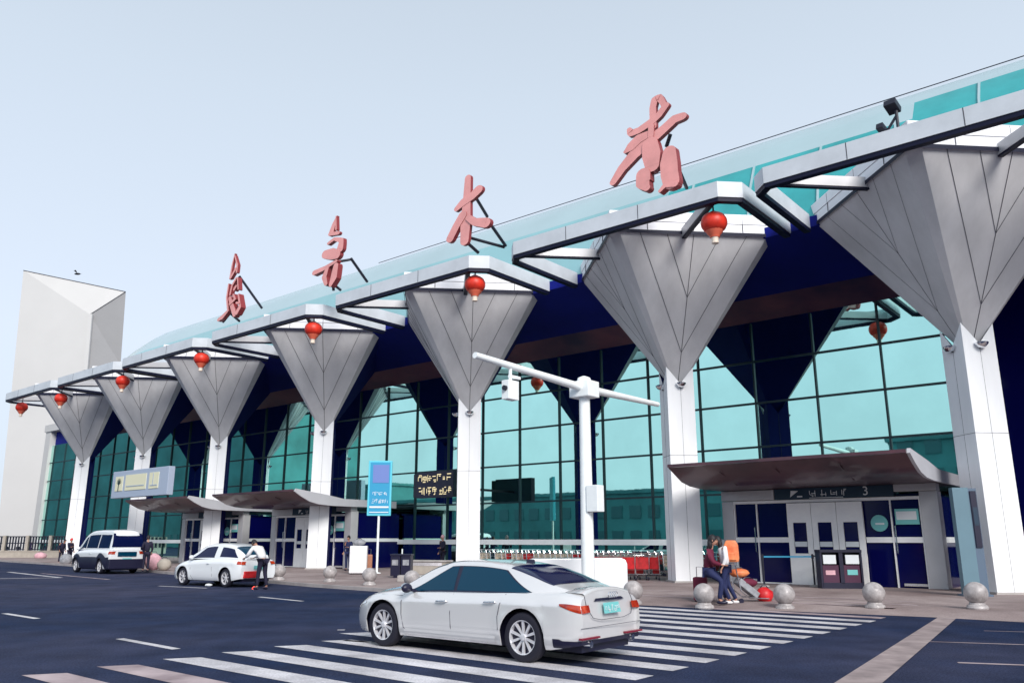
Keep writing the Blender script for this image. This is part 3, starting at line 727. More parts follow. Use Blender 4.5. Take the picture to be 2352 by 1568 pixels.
# billboard
bs0 = T(258, 1110, 3.0); bs1 = T(385, 1110, 3.0)
bb = thing('billboard', 'lilac box billboard with pale yellow panels above the far entrance canopy', 'billboard', F(bs0[0], 3.0, 4.3), ROT)
Lb = bs1[0] - bs0[0]
b = MB(); b.use('bill_lilac'); b.box(0, Lb, 0, .4, 0, 1.75); b.build('sign_box', None, bb, bevel=.03)
b = MB(); b.use('bill_cream'); b.box(.5, 1.55, -.03, .0, .45, 1.4); b.box(1.9, 4.7, -.03, .0, .45, 1.45); b.box(5.1, 6.3, -.03, .0, .45, 1.45)
b.use('mullion'); b.tube([(1.0, -.04, .45), (1.03, -.04, .95)], .03, 5)
for k in range(9):
    a = PI * (.1 + .8 * k / 8); b.tube([(1.03, -.04, .85), (1.03 + .33 * math.cos(a), -.04, .9 + .38 * math.sin(a))], .012, 4)
b.use('bill_lilac'); b.box(2.1, 4.5, -.05, -.032, .68, .74); b.box(5.6, 5.66, -.05, -.032, .6, 1.4); b.box(5.3, 6.2, -.05, -.032, .62, .68)
b.build('sign_panel', None, bb)
# LED board on its bracket beside the fifth column
l0 = T(957, 1120, -1.5); l1 = T(1041, 1120, -1.5)
ld = thing('led_board', 'black two-line LED board with lit yellow characters left of the fifth column', 'sign', F(l0[0], -1.5, 3.75), ROT)
LL = l1[0] - l0[0]
b = MB(); b.use('black_trim'); b.box(0, LL, 0, .35, -.05, 1.25); b.use('dark_steel'); b.box(-.35, 0, .1, .3, .0, 1.2); b.build('board_case', None, ld, bevel=.02)
b = MB(); b.use('led'); glyphs(b, .08, .72, .40, 7, -.005, 1.08, 11, LL / 8.2); b.build('lit_line', None, ld)
b = MB(); b.use('led'); glyphs(b, .12, .08, .40, 4, -.005, 1.08, 12, LL / 8.2); glyphs(b, LL * .62, .08, .38, 3, -.005, 1.1, 14, LL / 9.5)
b.build('lit_line', None, ld)
b = MB(); b.use('dark_steel'); b.beam((LL * .5, .35, .5), (LL * .5, 3.3, .5), .12, .12); b.build('bracket', None, ld)
# blue sign on a post
p = G(865, 1316, .1); bsn = thing('bus_stop_sign', 'tall narrow blue information sign on a thin pale post', 'sign', p, R(4))
b = MB(); b.use('rail'); b.tube([(0, 0, 0), (0, 0, 2.75)], .055, 8); b.lathe([(.2, 0), (.2, .03), (.07, .06)], 12); b.build('post', None, bsn)
k = p.y / FPX * 1.04
b = MB(); b.use('blue_light'); b.box(-.56, .56, -.08, .08, 2.62, 5.2); bd = b.build('sign_panel', None, bsn, bevel=.02)
b = MB(); b.use('blue_sign'); b.box(-.47, .47, -.1, -.085, 2.72, 5.12); b.use('purple_panel'); b.box(-.34, .42, -.115, -.102, 4.15, 5.0)
b.use('sign_white'); glyphs(b, -.38, 3.55, .2, 4, -.103, 1.1, 21, .17); glyphs(b, -.38, 3.2, .2, 5, -.103, 1.05, 22, .15); b.box(-.45, .45, -.112, -.102, 2.98, 3.06); b.box(-.45, .45, -.112, -.102, 2.76, 2.80)
b.build('sign_face', None, bd)
# slate pylon at right with screen
p = G(2240, 1368, .1); py_ = thing('information_pylon', 'slate blue upright pylon with a dark narrow screen in front of the nearest column', 'pylon', p, R(-6))
b = MB(); b.use('slate_blue'); b.box(-.30, .12, -.12, .12, 0, 2.95); b.use('slate_side'); b.box(.12, .34, -.12, .12, 0, 2.93); b.box(-.38, .40, -.2, .2, 0, .05); b.build('pylon_body', None, py_)
b = MB(); b.use('black_trim'); b.box(.15, .31, -.16, -.12, 1.3, 2.85); b.use('sign_dark'); b.box(.17, .29, -.168, -.161, 1.9, 2.4); b.build('screen', None, py_)
# ------------------------------------------------------------------ traffic camera mast
base = G(1352, 1362, .1); mast = thing('camera_mast', 'white traffic camera mast with a long tilted-looking cross arm in front of the glass', 'mast', base, ROT)
b = MB(); b.use('rail'); zt = at(1348, 890, base.y).z
b.tube([(0, 0, 0), (0, 0, zt)], [.2, .165], 16); b.lathe([(.34, 0), (.34, .04), (.2, .08)], 16); b.build('post', None, mast, smooth=.8)
b = MB(); b.use('rail')
for sg_, ll in ((-1, 5.0), (1, 4.5)):
    b.tube([(0, 0, zt - .12), (0, sg_ * ll, zt + (.05 if sg_ < 0 else -.05))], [.125, .085], 12)
b.build('arm', None, mast, smooth=.8)
b = MB(); b.use('rail'); b.box(-.36, .36, -.3, .3, zt - .42, zt + .08); b.lathe([(.22, 0), (.2, .12), (.05, .18)], 14, c=(0, 0, zt + .08)); b.build('arm_joint', None, mast, bevel=.03)
b = MB(); b.use('rail'); y = -3.55; b.tube([(0, y, zt), (0, y, zt - .45)], .05, 8); b.box(-.13, .13, y - .22, y + .22, zt - .95, zt - .42); b.box(-.05, .05, y - .05, y + .4, zt - .34, zt - .25); cb = b.build('camera_box', None, mast, bevel=.04)
b = MB(); b.use('dark_steel'); b.lathe([(.07, 0), (.07, .12)], 12, 'y', (.02, y - .3, zt - .65)); b.build('lens', None, cb)
zb_ = at(1372, 1150, base.y).z
b = MB(); b.use('rail'); b.box(.12, .52, -.2, .16, zb_ - .42, zb_ + .35); b.build('control_box', None, mast, bevel=.02)
# ================================================================== VEHICLES
def lerp_tab(tab, x):
    if x <= tab[0][0]: return tab[0][1]
    for (x0, y0), (x1, y1) in zip(tab[:-1], tab[1:]):
        if x <= x1: return y0 + (y1 - y0) * (x - x0) / (x1 - x0)
    return tab[-1][1]
def sm_tab(tab, x):      # smooth (monotone-ish catmull) table
    n = len(tab)
    if x <= tab[0][0]: return tab[0][1]
    if x >= tab[-1][0]: return tab[-1][1]
    for i in range(n - 1):
        x0, y0 = tab[i]; x1, y1 = tab[i + 1]
        if x <= x1:
            def sl(j):
                if j == 0: return (tab[1][1] - tab[0][1]) / (tab[1][0] - tab[0][0])
                if j == n - 1: return (tab[-1][1] - tab[-2][1]) / (tab[-1][0] - tab[-2][0])
                a = (tab[j][1] - tab[j - 1][1]) / (tab[j][0] - tab[j - 1][0]); b_ = (tab[j + 1][1] - tab[j][1]) / (tab[j + 1][0] - tab[j][0])
                return 0 if a * b_ < 0 else (a + b_) / 2
            h = x1 - x0; u = (x - x0) / h; m0, m1 = sl(i) * h, sl(i + 1) * h
            return (2 * u**3 - 3 * u**2 + 1) * y0 + (u**3 - 2 * u**2 + u) * m0 + (-2 * u**3 + 3 * u**2) * y1 + (u**3 - u**2) * m1
class Car:
    def __init__(s, P):
        s.P = P; s.xf = P['wb'] / 2 + P['fo']; s.xr = -P['wb'] / 2 - P['ro']; s.W = P['w'] / 2
        s.ax = (P['wb'] / 2, -P['wb'] / 2); s.wr = P['wr']
    def wmul(s, x):
        k = max(0, (s.xr + .45 - x) / .45); f = max(0, (x - (s.xf - .75)) / .75)
        return (1 - .13 * k ** 2.6) * (1 - .26 * f ** 2.4)
    def zbot(s, x):
        z = s.P.get('sill', .2)
        for a in s.ax:
            r = s.wr + .055
            if abs(x - a) < r: z = max(z, s.wr + math.sqrt(max(0, r * r - (x - a) ** 2)) * 1.0)
        k = max(0, (s.xr + .5 - x) / .5); z = max(z, .2 + .08 * k)
        return z
    def shape(s, x, y, z):
        k = min(1, max(0, (s.xr + .5 - x) / .5)); f = min(1, max(0, (x - (s.xf - .6)) / .6)); zs = s.P['zs']
        rk = s.P.get('rk', .16)
        x += k * k * (rk * max(0, (z - .62) / (zs - .5)) ** 1.5 + .10 * max(0, (.42 - z) / .25)) - f * f * (.20 * max(0, (z - .5) / .35) ** 1.6 + .06 * max(0, (.36 - z) / .2))
        return (x, y, z)
    def side(s, x, v, sg, off=0.):       # v 0 sill .. 1 shoulder
        zb, zs = s.zbot(x), s.zsh(x); z = zb + (zs - zb) * v
        t = (z - .2) / (zs - .2)
        yf = sm_tab([(0, .925), (.1, .965), (.3, .992), (.5, .995), (.70, .985), (.78, .992), (.9, .965), (1, .885)], t)
        y = s.W * s.wmul(x) * yf
        # flared arches
        for a in s.ax:
            dd = math.hypot(x - a, z - s.wr); r = s.wr + .055
            if dd < r + .16: y += .018 * max(0, 1 - abs(dd - r - .02) / .14)
        p = s.shape(x, y + off, z); return (p[0], p[1] * sg, p[2])
    def zsh(s, x): return sm_tab(s.P['shoulder'], x)
    def ztop(s, x): return sm_tab(s.P['deck'], x)
    def top(s, x, u, off=0.):      # u -1..1 across the bonnet / boot
        ys = s.W * s.wmul(x) * .885; zs, zc = s.zsh(x), max(s.zsh(x) + .01, s.ztop(x))
        return s.shape(x, ys * u, zs + (zc - zs) * (1 - abs(u) ** 2.6) + off)
    def gh(s, x, v, sg=1, off=0.):      # greenhouse: v 0..1 side, 1..2 over to the centre
        zt = sm_tab(s.P['roof'], x); zb = s.P['belt'] - .02 + (s.P.get('belt_rise', .03)) * (-x)
        k = max(0, (x - s.P['gx1'] + 1.1) / 1.1); r_ = max(0, (s.P['gx0'] + 1.1 - x) / 1.1)
        yb = s.W * .885 * s.wmul(x) - .02 - .03 * k ** 2 - s.P.get('gr', .10) * r_ ** 2
        hh = max(.0, zt - zb); ze = zb + hh * .86; ye = yb - s.P['tumble'] * (ze - zb) ** 1.15
        if v <= 1:
            vv = v; y = yb + (ye - yb) * vv ** 1.25; z = zb + (ze - zb) * vv
            y += off; z += off * .3
        else:
            ph = (v - 1) * PI / 2; y = ye * math.cos(ph) ** .62 if ph < PI / 2 - 1e-6 else 0; z = ze + (zt - ze) * math.sin(ph) ** .9
            z += off * math.sin(ph) ** .3 if v > 1 else 0; y += off * .5 * math.cos(ph) if y > 0 else 0
        return (x, sg * y, z)
    def stations(s):
        xs = set([s.xr, s.xf])
        x = s.xr
        while x < s.xf: xs.add(round(x, 4)); x += .12
        for a in s.ax:
            r = s.wr + .055
            for k in range(17): xs.add(a - r * math.cos(PI * k / 16))
            xs.add(a - r - .006); xs.add(a + r + .006)
        for k in (.005, .02, .05, .09): xs.add(s.xr + k); xs.add(s.xf - k)
        return sorted(xs)
    def build(s, root, paint, glass):
        P = s.P; xs = s.stations(); V = [0, .04, .1, .2, .35, .5, .64, .76, .86, .93, .97, 1]; UU = [.9, .75, .5, .25, 0, -.25, -.5, -.75, -.9]
        b = MB(); rows = []
        for x in xs:
            rows.append([s.side(x, v, 1) for v in V] + [s.top(x, u) for u in UU] + [s.side(x, v, -1) for v in V[::-1]])
        b.grid(rows)
        for r in (rows[0], rows[-1]): b.add(r, [tuple(range(len(r)))])
        body = b.build('body', paint, root, smooth=.55)
        b = MB(); b.box(s.xr + .12, s.xf - .18, -s.W + .27, s.W - .27, .17, .62); b.build('underside', 'black_trim', root)
        # cabin
        b = MB(); rows = []; gx0, gx1 = P['gx0'], P['gx1']; n = 46
        for i in range(n + 1):
            x = gx0 + (gx1 - gx0) * i / n
            VV = [0, .15, .3, .5, .7, .85, .95, 1, 1.08, 1.2, 1.35, 1.6, 2.0]
            rows.append([s.gh(x, v, 1) for v in VV] + [s.gh(x, v, -1) for v in VV[-2::-1]])
        b.grid(rows); 
        for r in (rows[0], rows[-1]): b.add(r, [tuple(range(len(r)))])
        b.build('cabin', paint, root, smooth=.7)
        return body
    def patch(s, name, fn, a0, a1, b0, b1, na, nb, m, root, off):
        b = MB(); rows = []
        for i in range(na + 1):
            u = i / na; rows.append([fn(a0, a1, b0, b1, u, j / nb, off) for j in range(nb + 1)])
        b.grid(rows); return b.build(name, m, root, smooth=1.)
def side_window(c, root, x0, x1, sl0, sl1, v0, v1, glass, sg=1, name='side_window', off=.006):
    """x0/x1 at the bottom edge, sl = how far each end leans with height; the outline follows the roof rail"""
    b = MB(); rows = []
    for i in range(25):
        u = i / 24; row = []
        for j in range(9):
            v = v0 + (v1 - v0) * j / 8; a = x0 + sl0 * (v - v0) / (v1 - v0); e_ = x1 + sl1 * (v - v0) / (v1 - v0)
            row.append(c.gh(a + (e_ - a) * u, v, sg, off))
        rows.append(row)
    b.grid(rows); return b.build(name, glass, root, smooth=1.)
def make_wheel(root, x, y, r, wd, sg, style='ten'):
    tw_ = thing('wheel', None, None, (x, y, r)); tw_.parent = root
    b = MB(); prof = [(r * .69, -wd / 2 + .01), (r * .80, -wd / 2), (r * .93, -wd / 2 + .012), (r * .99, -wd / 2 + .045), (r, -wd / 4), (r, wd / 4), (r * .99, wd / 2 - .045), (r * .93, wd / 2 - .012), (r * .80, wd / 2), (r * .69, wd / 2 - .01), (r * .66, 0)]
    n = 40; vs = []
    for rr, z in prof:
        for k in range(n): a = 2 * PI * k / n; vs.append((rr * math.cos(a), z, rr * math.sin(a)))
    m = len(prof); b.add(vs, [(i * n + k, i * n + (k + 1) % n, ((i + 1) % m) * n + (k + 1) % n, ((i + 1) % m) * n + k) for i in range(m) for k in range(n)])
    b.build('tyre', 'tyre', tw_, smooth=.6)
    b = MB(); R1 = r * .70; yo = sg * (wd / 2 - .012)
    b.use('rim_alloy')
    vs = []; pr = [(R1, yo), (R1 * .93, yo - sg * .004), (R1 * .915, yo - sg * .07), (R1, yo - sg * .07)]
    for rr, z in pr:
        for k in range(n): a = 2 * PI * k / n; vs.append((rr * math.cos(a), z, rr * math.sin(a)))
    b.add(vs, [(i * n + k, i * n + (k + 1) % n, ((i + 1) % 4) * n + (k + 1) % n, ((i + 1) % 4) * n + k) for i in range(4) for k in range(n)])
    ns = 10 if style == 'ten' else 7
    for k in range(ns):
        a = 2 * PI * (k + (.18 if k % 2 else -.18) * (1 if style == 'ten' else 0)) / ns + .3; ca, sa = math.cos(a), math.sin(a)
        a2 = 2 * PI * k / ns + .3; c2, s2 = math.cos(a2), math.sin(a2)
        p = Vector((ca * R1 * .14, yo - sg * .03, sa * R1 * .14)); q = Vector((c2 * R1 * .95, yo - sg * .014, s2 * R1 * .95))
        d = (q - p).normalized(); nn = Vector((-d.z, 0, d.x)); w0, w1 = R1 * .055, R1 * .085
        dp = Vector((0, -sg * .03, 0))
        b.add([p - nn * w0, p + nn * w0, q + nn * w1, q - nn * w1] + [v + dp for v in (p - nn * w0, p + nn * w0, q + nn * w1, q - nn * w1)],
              [(0, 1, 2, 3), (7, 6, 5, 4), (0, 4, 5, 1), (1, 5, 6, 2), (2, 6, 7, 3), (3, 7, 4, 0)])
    b.lathe([(R1 * .2, 0), (R1 * .19, .03), (R1 * .1, .035)] if sg > 0 else [(R1 * .1, -.035), (R1 * .19, -.03), (R1 * .2, 0)], 20, 'y', (0, yo - sg * .035, 0))
    b.use('black_trim')
    vs = [(R1 * .93 * math.cos(2 * PI * k / n), yo - sg * .065, R1 * .93 * math.sin(2 * PI * k / n)) for k in range(n)]; b.add(vs, [tuple(range(n))])
    b.build('rim', None, tw_, smooth=.6)
    return tw_
def seam(b, c, pts, w_=.006, sg=1): b.tube([c.side(x, v, sg, .0025) for x, v in pts], w_, 4)
# ---- the big silver-white saloon
SED = dict(wb=2.84, fo=.82, ro=.95, w=1.76, wr=.335, zs=.91, sill=.20, belt=.885, belt_rise=.022, gx0=-2.02, gx1=1.12, tumble=.50, gr=.16, rk=.13,
  shoulder=[(-2.38, .86), (-2.15, .91), (-1.5, .915), (0, .87), (.9, .85), (1.6, .80), (2.0, .73), (2.24, .64)],
  deck=[(-2.38, .965), (-2.2, .99), (-1.7, 1.0), (-1.0, .95), (.8, .90), (1.1, .945), (1.6, .905), (2.0, .82), (2.18, .72), (2.24, .66)],
  roof=[(-2.02, .98), (-1.75, 1.06), (-1.4, 1.185), (-1.05, 1.285), (-.6, 1.345), (-.15, 1.36), (.2, 1.34), (.5, 1.26), (.8, 1.11), (1.12, .93)])
rw = G(1209, 1520); hd = R(141.5); SX = 2.75 / 2.84
dv = Vector((math.cos(hd), math.sin(hd), 0)); mid = rw + dv * 1.375 + Vector((math.sin(hd), -math.cos(hd), 0)) * .74
sed = thing('silver_car', 'silver white saloon car with dark windows driving left over the crossing in the foreground', 'car', (mid.x, mid.y, 0), hd)
c = Car(SED); c.build(sed, 'paint_silver', 'car_glass')
def finish_sedan(c, root):
    for sg in (1, -1):
        side_window(c, root, -1.54, 1.09, .56, -.94, .07, .945, 'black_trim', sg, 'window_surround', .003)
        side_window(c, root, -.02, 1.06, .02, -.92, .10, .92, 'car_glass', sg)
        side_window(c, root, -1.50, -.08, .55, -.0, .10, .92, 'car_glass', sg)
        b = MB(); b.tube([c.gh(-1.53 + 2.62 * i / 20, .065, sg, .008) for i in range(21)], .009, 4)
        b.build('window_trim', 'chrome', root)
        b = MB(); b.use('seam')
        seam(b, c, [(.985, .97), (1.0, .8), (.98, .5), (.93, .2), (.80, .03)], .005, sg); seam(b, c, [(-.05, .99), (-.05, .6), (-.07, .3), (-.06, .02)], .005, sg)
        seam(b, c, [(-1.08, .98), (-1.02, .8), (-.98, .55), (-1.0, .3)], .005, sg)
        seam(b, c, [(1.95, .86), (1.5, .90), (1.0, .93)], .003, sg)
        b.build('door_gap', None, root)
        b = MB(); xs = [.93 - i * .155 for i in range(13)]
        b.grid([[c.side(x, v, sg, .012 * (1 - abs(v - .09) / .09)) for v in (0, .045, .09, .135, .18)] for x in xs]); b.build('side_skirt', 'paint_silver', root, smooth=1.)
        b = MB(); b.grid([[c.side(.9 - i * .15, v, sg, .006) for v in (.0, .03)] for i in range(12)]); b.build('sill_trim', 'chrome', root)
        for x in (.12, -.84):
            b = MB(); pts = [c.side(x + d_, .83, sg, o_) for d_, o_ in ((-.11, .004), (-.09, .03), (.0, .038), (.09, .03), (.11, .004))]
            b.tube(pts, [.008, .014, .015, .014, .008], 8); b.use('seam') if 0 else None
            h_ = b.build('door_handle', 'chrome', root, smooth=1.)
        b = MB(); b.use('black_trim'); p = Vector(c.gh(.80, .08, sg)); b.beam(p, p + Vector((0, sg * .12, .03)), .05, .04)
        mr = b.build('mirror', None, root)
        b = MB(); b.use('black_trim'); b.ball(p + Vector((.02, sg * .19, .055)), .1, (.62, 1.05, .72), 14, 8); b.use('chrome'); b.ball(p + Vector((.045, sg * .19, .075)), .088, (.6, 1.05, .66), 14, 8)
        b.build('mirror_shell', None, mr, smooth=1.2)
        # tail light wrapping the corner
        b = MB(); rows = []
        for i in range(9):
            u = i / 8; x = c.xr + .001 + .30 * u; row = []
            v1, v0 = .875 - .03 * u, .70 + .11 * u ** 1.5
            for j in range(6): row.append(c.side(x, v0 + (v1 - v0) * j / 5, sg, .006))
            rows.append(row)
        b.grid(rows)
        e0 = [c.side(c.xr, .70 + .175 * j / 5, sg, .006) for j in range(6)]
        e0 = [(p[0] - .006, p[1], p[2]) for p in e0]
        e1 = [(c.shape(c.xr, 0, p[2] * .96 + .035)[0] - .008, sg * .56, .9 * (p[2] - .8) + .80) for p in e0]
        b.grid([e0, [tuple((a + q) / 2 + (-.006 if k == 0 else 0) for k, (a, q) in enumerate(zip(p, r))) for p, r in zip(e0, e1)], e1])
        b.build('tail_light', 'tail_red', root, smooth=1.)
        for x in c.ax: make_wheel(root, x, sg * (c.W - .125), c.wr, .235, sg)
    # rear window and windscreen
    def fn(a0, a1, b0, b1, u, v, off):
        x = a0 + (a1 - a0) * u; vv = 2 - abs(v * 2 - 1) * (.93 - .07 * (1 - u)); sg = 1 if v < .5 else -1
        return c.gh(x, vv, sg, off)
    c.patch('rear_window', fn, -1.03, -1.80, 0, 1, 14, 24, 'car_glass_blue', root, .006)
    c.patch('windscreen', fn, .28, .98, 0, 1, 12, 24, 'car_glass', root, .006)
    # boot lip, lines, plate, bumper
    b = MB(); b.grid([[c.top(x, u, z) for u in [-.86 + .172 * i for i in range(11)]] for x, z in ((c.xr + .30, .002), (c.xr + .12, .022), (c.xr + .02, .035), (c.xr - .0, .02), (c.xr - .0, .001))]); b.build('boot_spoiler', 'paint_silver', root, smooth=1.2)
    b = MB(); b.use('seam')
    rear = lambda y, z: (c.shape(c.xr, 0, z)[0] - .004, y, z)
    for sg in (1, -1): b.tube([rear(sg * .60, .90), rear(sg * .62, .76), rear(sg * .50, .62), rear(sg * .3, .585)], .005, 4)
    b.tube([rear(-.3, .585), rear(.3, .585)], .005, 4)
    b.tube([c.top(c.xr + .33, u, .002) for u in (-.84, -.4, 0, .4, .84)], .004, 4)
    b.tube([rear(-.8, .50), rear(.8, .50)], .004, 4)
    b.build('boot_gap', None, root)
    b = MB(); b.use('paint_silver'); q = [rear(-.36, .66), rear(.36, .66), rear(.33, .80), rear(-.33, .80)]
    b.use('black_trim'); b.add([rear(-.40, .83), rear(.40, .83), rear(.34, .865), rear(-.34, .865)], [(0, 1, 2, 3)])
    b.use('plate'); b.add([(p[0] - .012, p[1] * .62, p[2]) for p in q], [(0, 1, 2, 3)])
    pl = b.build('number_plate', None, root)
    b = MB(); b.use('sign_white'); x_ = c.shape(c.xr, 0, .7)[0] - .026
    glyphs(b, -.2, .68, .09, 5, 0, 1.12, 31, .068, lambda a, z, dy: (x_ + .006 - dy, -a, z)); b.build('plate_lettering', None, pl)
    b = MB(); b.use('chrome')
    for k in range(4):   # ring emblem
        yc = .085 - k * .057; b.tube([(x_ - .002, yc + .038 * math.cos(a * PI / 8), .905 + .038 * math.sin(a * PI / 8)) for a in range(17)], .005, 5)
    b.build('emblem', None, root)
    b = MB(); b.use('black_trim')
    rows = []
    for z, o in ((.22, -.0), (.25, .012), (.30, .01), (.335, .004)):
        row = []
        for i in range(9):
            x = c.xr + .42 - .42 * i / 8; p = c.side(x, 0, 1, 0); zz = z + (.02 if i < 3 else 0); t = (zz - c.zbot(x)) / (c.zsh(x) - c.zbot(x)); row.append(c.side(x, max(0, t), 1, .006 + o * .3))
        xx = row[-1]; mid_ = [(xx[0] - .012 - o, xx[1] * (1 - 2 * k / 10), xx[2]) for k in range(1, 10)]
        row2 = [(p[0], -p[1], p[2]) for p in row[::-1]]; rows.append(row[:-1] + [(xx[0] - .012 - o, xx[1], xx[2])] + mid_ + [(xx[0] - .012 - o, -xx[1], xx[2])] + row2[1:])
    b.grid(rows); b.build('rear_diffuser', None, root, smooth=1.)
    xr_ = c.shape(c.xr, 0, .43)[0] - .012
    for sg in (1, -1):
        b = MB(); b.use('red_dark'); b.box(xr_ - .004, xr_ + .05, min(sg * .35, sg * .80), max(sg * .35, sg * .80), .355, .378); b.build('reflector_strip', None, root)
    for sg in (1, -1):
        b = MB(); b.use('chrome'); b.lathe([(.045, 0), (.05, .12), (.04, .12)], 14, 'x', (c.xr - .0, sg * .55, .285)); b.build('exhaust', None, root)
    # front end (seen from other sides)
    b = MB(); b.use('black_trim'); x_ = c.xf - .02
    b.box(x_ - .06, x_ + .01, -.38, .38, .36, .56); b.build('grille', None, root)
    for sg in (1, -1):
        b = MB(); b.grid([[c.side(c.xf - .02 - .34 * i / 6, .80 + .13 * j / 3 * (1 - .4 * i / 6), sg, .005) for j in range(4)] for i in range(7)]); b.build('headlight', 'chrome', root, smooth=1.)
    b = MB(); b.use('black_trim'); b.xprism([(-.02, 0), (.02, 0), (0, .06)], -1.0, -.85)
    a_ = b.build('roof_antenna', None, root); a_.location = (0, 0, sm_tab(SED['roof'], -.92) - .005)
finish_sedan(c, sed)
sed.scale = (SX, SX, SX)
# ---- white hatchback, boot open
HAT = dict(wb=2.45, fo=.80, ro=.75, w=1.70, wr=.30, zs=.92, sill=.2, belt=.92, belt_rise=.0, gx0=-1.90, gx1=1.08, tumble=.42, gr=.2, rk=.2,
  shoulder=[(-1.98, .86), (-1.5, .90), (0, .89), (.8, .84), (1.4, .76), (2.03, .58)],
  deck=[(-1.98, .95), (-1.5, .98), (.8, .90), (1.1, .93), (1.5, .84), (1.9, .70), (2.03, .60)],
  roof=[(-1.90, .97), (-1.78, 1.1), (-1.55, 1.25), (-1.2, 1.37), (-.6, 1.43), (0, 1.41), (.35, 1.32), (.7, 1.12), (1.08, .92)])
def gen_car(P, root, paint, glass, wins, wd=.2, style='seven'):
    c = Car(P); c.build(root, paint, glass)
    for sg in (1, -1):
        for wn in wins: side_window(c, root, *wn, glass, sg)
        for x in c.ax: make_wheel(root, x, sg * (c.W - .12), c.wr, wd, sg, style)
        b = MB(); b.use('seam'); seam(b, c, [(.75, .97), (.78, .6), (.72, .2), (.62, .03)], .006, sg); seam(b, c, [(-.45, .97), (-.45, .6), (-.5, .2)], .006, sg); b.build('door_gap', None, root)
        b = MB(); b.tube([c.side(x, .8, sg, .03) for x in (-.32, -.2)], .015, 6); b.build('door_handle', paint, root)
        b = MB(); p = Vector(c.gh(P['gx1'] - .35, .1, sg)); b.ball(p + Vector((0, sg * .14, .03)), .1, (.6, 1, .75), 12, 8); b.build('mirror', paint, root, smooth=1.2)
        b = MB(); b.grid([[c.side(c.xr + .001 + .16 * i / 4, .78 + .17 * j / 3, sg, .006) for j in range(4)] for i in range(5)])
        x_ = c.shape(c.xr, 0, .75)[0]; e0 = [c.side(c.xr, .78 + .17 * j / 3, sg, .004) for j in range(4)]
        b.grid([[(p[0] - .006, p[1], p[2]) for p in e0], [(p[0] - .008, p[1] - sg * .18, p[2]) for p in e0]]); b.build('tail_light', 'tail_red', root)
        b = MB(); b.grid([[c.side(c.xf - .02 - .3 * i / 6, .8 + .15 * j / 3, sg, .005) for j in range(4)] for i in range(7)]); b.build('headlight', 'chrome', root)
    x_ = c.shape(c.xr, 0, .6)[0] - .012
    b = MB(); b.use('plate'); b.box(x_ - .005, x_, -.22, .22, .58, .70); b.build('number_plate', None, root)
    return c
def rear_glass(c, root, a0, a1, glass):
    def fn(a0, a1, b0, b1, u, v, off):
        x = a0 + (a1 - a0) * u; vv = 2 - abs(v * 2 - 1) * .92; return c.gh(x, vv, 1 if v < .5 else -1, off)
    c.patch('rear_window', fn, a0, a1, 0, 1, 10, 20, glass, root, .008)
def windscreen(c, root, a0, a1, glass):
    def fn(a0, a1, b0, b1, u, v, off):
        x = a0 + (a1 - a0) * u; vv = 2 - abs(v * 2 - 1) * .9; return c.gh(x, vv, 1 if v < .5 else -1, off)
    c.patch('windscreen', fn, a0, a1, 0, 1, 10, 20, glass, root, .008)
rwp = G(519, 1348); hd = R(146)
hat = thing('white_car', 'white hatchback with rounded side windows parked by the kerb, a man in white behind it', 'car', (0, 0, 0), hd)
mid = rwp + Vector((math.cos(hd), math.sin(hd), 0)) * 1.22 + Vector((math.sin(hd), -math.cos(hd), 0)) * .74; hat.location = (mid.x, mid.y, 0)
hat.scale = (1, 1, 1.05)
c = gen_car(HAT, hat, 'paint_white', 'car_glass_blue', [(-.42, 1.02, .0, -.80, .10, .9), (-1.62, -.72, .28, -.0, .16, .86)])
rear_glass(c, hat, -1.40, -1.84, 'car_glass'); windscreen(c, hat, .3, .95, 'car_glass')
b = MB(); b.use('red'); b.box(c.xr - .04, c.xr + .12, .05, .62, .30, .52); b.build('rear_bumper_panel', None, hat, bevel=.03)
# ---- white MPV seen from behind
VAN = dict(wb=2.9, fo=.85, ro=.95, w=1.80, wr=.33, zs=1.08, sill=.22, belt=1.08, belt_rise=.0, gx0=-2.34, gx1=1.62, tumble=.20, gr=.05, rk=.03,
  shoulder=[(-2.4, 1.04), (-1.5, 1.06), (0, 1.06), (1.3, 1.0), (1.9, .88), (2.3, .7)],
  deck=[(-2.4, 1.1), (-1.5, 1.1), (1.0, 1.08), (1.6, 1.06), (2.0, .92), (2.3, .74)],
  roof=[(-2.34, 1.12), (-2.31, 1.5), (-2.25, 1.82), (-2.1, 1.93), (-1.5, 1.97), (0, 1.97), (.5, 1.92), (.9, 1.75), (1.3, 1.35), (1.62, 1.08)])
hd = R(138)
rr_ = G(284, 1317)
van = thing('white_van', 'white people carrier with dark rear window and dark lower body, far left', 'van', (0, 0, 0), hd)
dxy = Vector((math.cos(hd), math.sin(hd), 0)); pv = rr_ + dxy * 2.3; van.location = (pv.x, pv.y, 0); van.scale = (1.03, 1.0, 1.07)
c = gen_car(VAN, van, 'paint_white', 'car_glass_blue', [(.62, 1.42, .0, -.62, .1, .84), (-.75, .54, 0, 0, .1, .86), (-2.05, -.85, .05, 0, .1, .86)], .22)
b = MB()
b.grid([[(c.gh(-2.338 + .0 * 0, v_, 1)[0] + (0 if v_ == v_ else 0) - .02 + .10 * ((v - .12) / .7) ** 2, y * (1 - .10 * v), 1.19 + .64 * v) for y in (-.76, -.4, 0, .4, .76)] for v, v_ in ((.0, .1), (.25, .3), (.5, .5), (.75, .7), (.95, .8))])
b.build('rear_window', 'car_glass_blue', van, smooth=1.)
b = MB(); b.box(c.xr - .05, c.xr + .3, -.86, .86, .22, .66); b.build('rear_bumper', 'black_trim', van, bevel=.04)
b = MB()
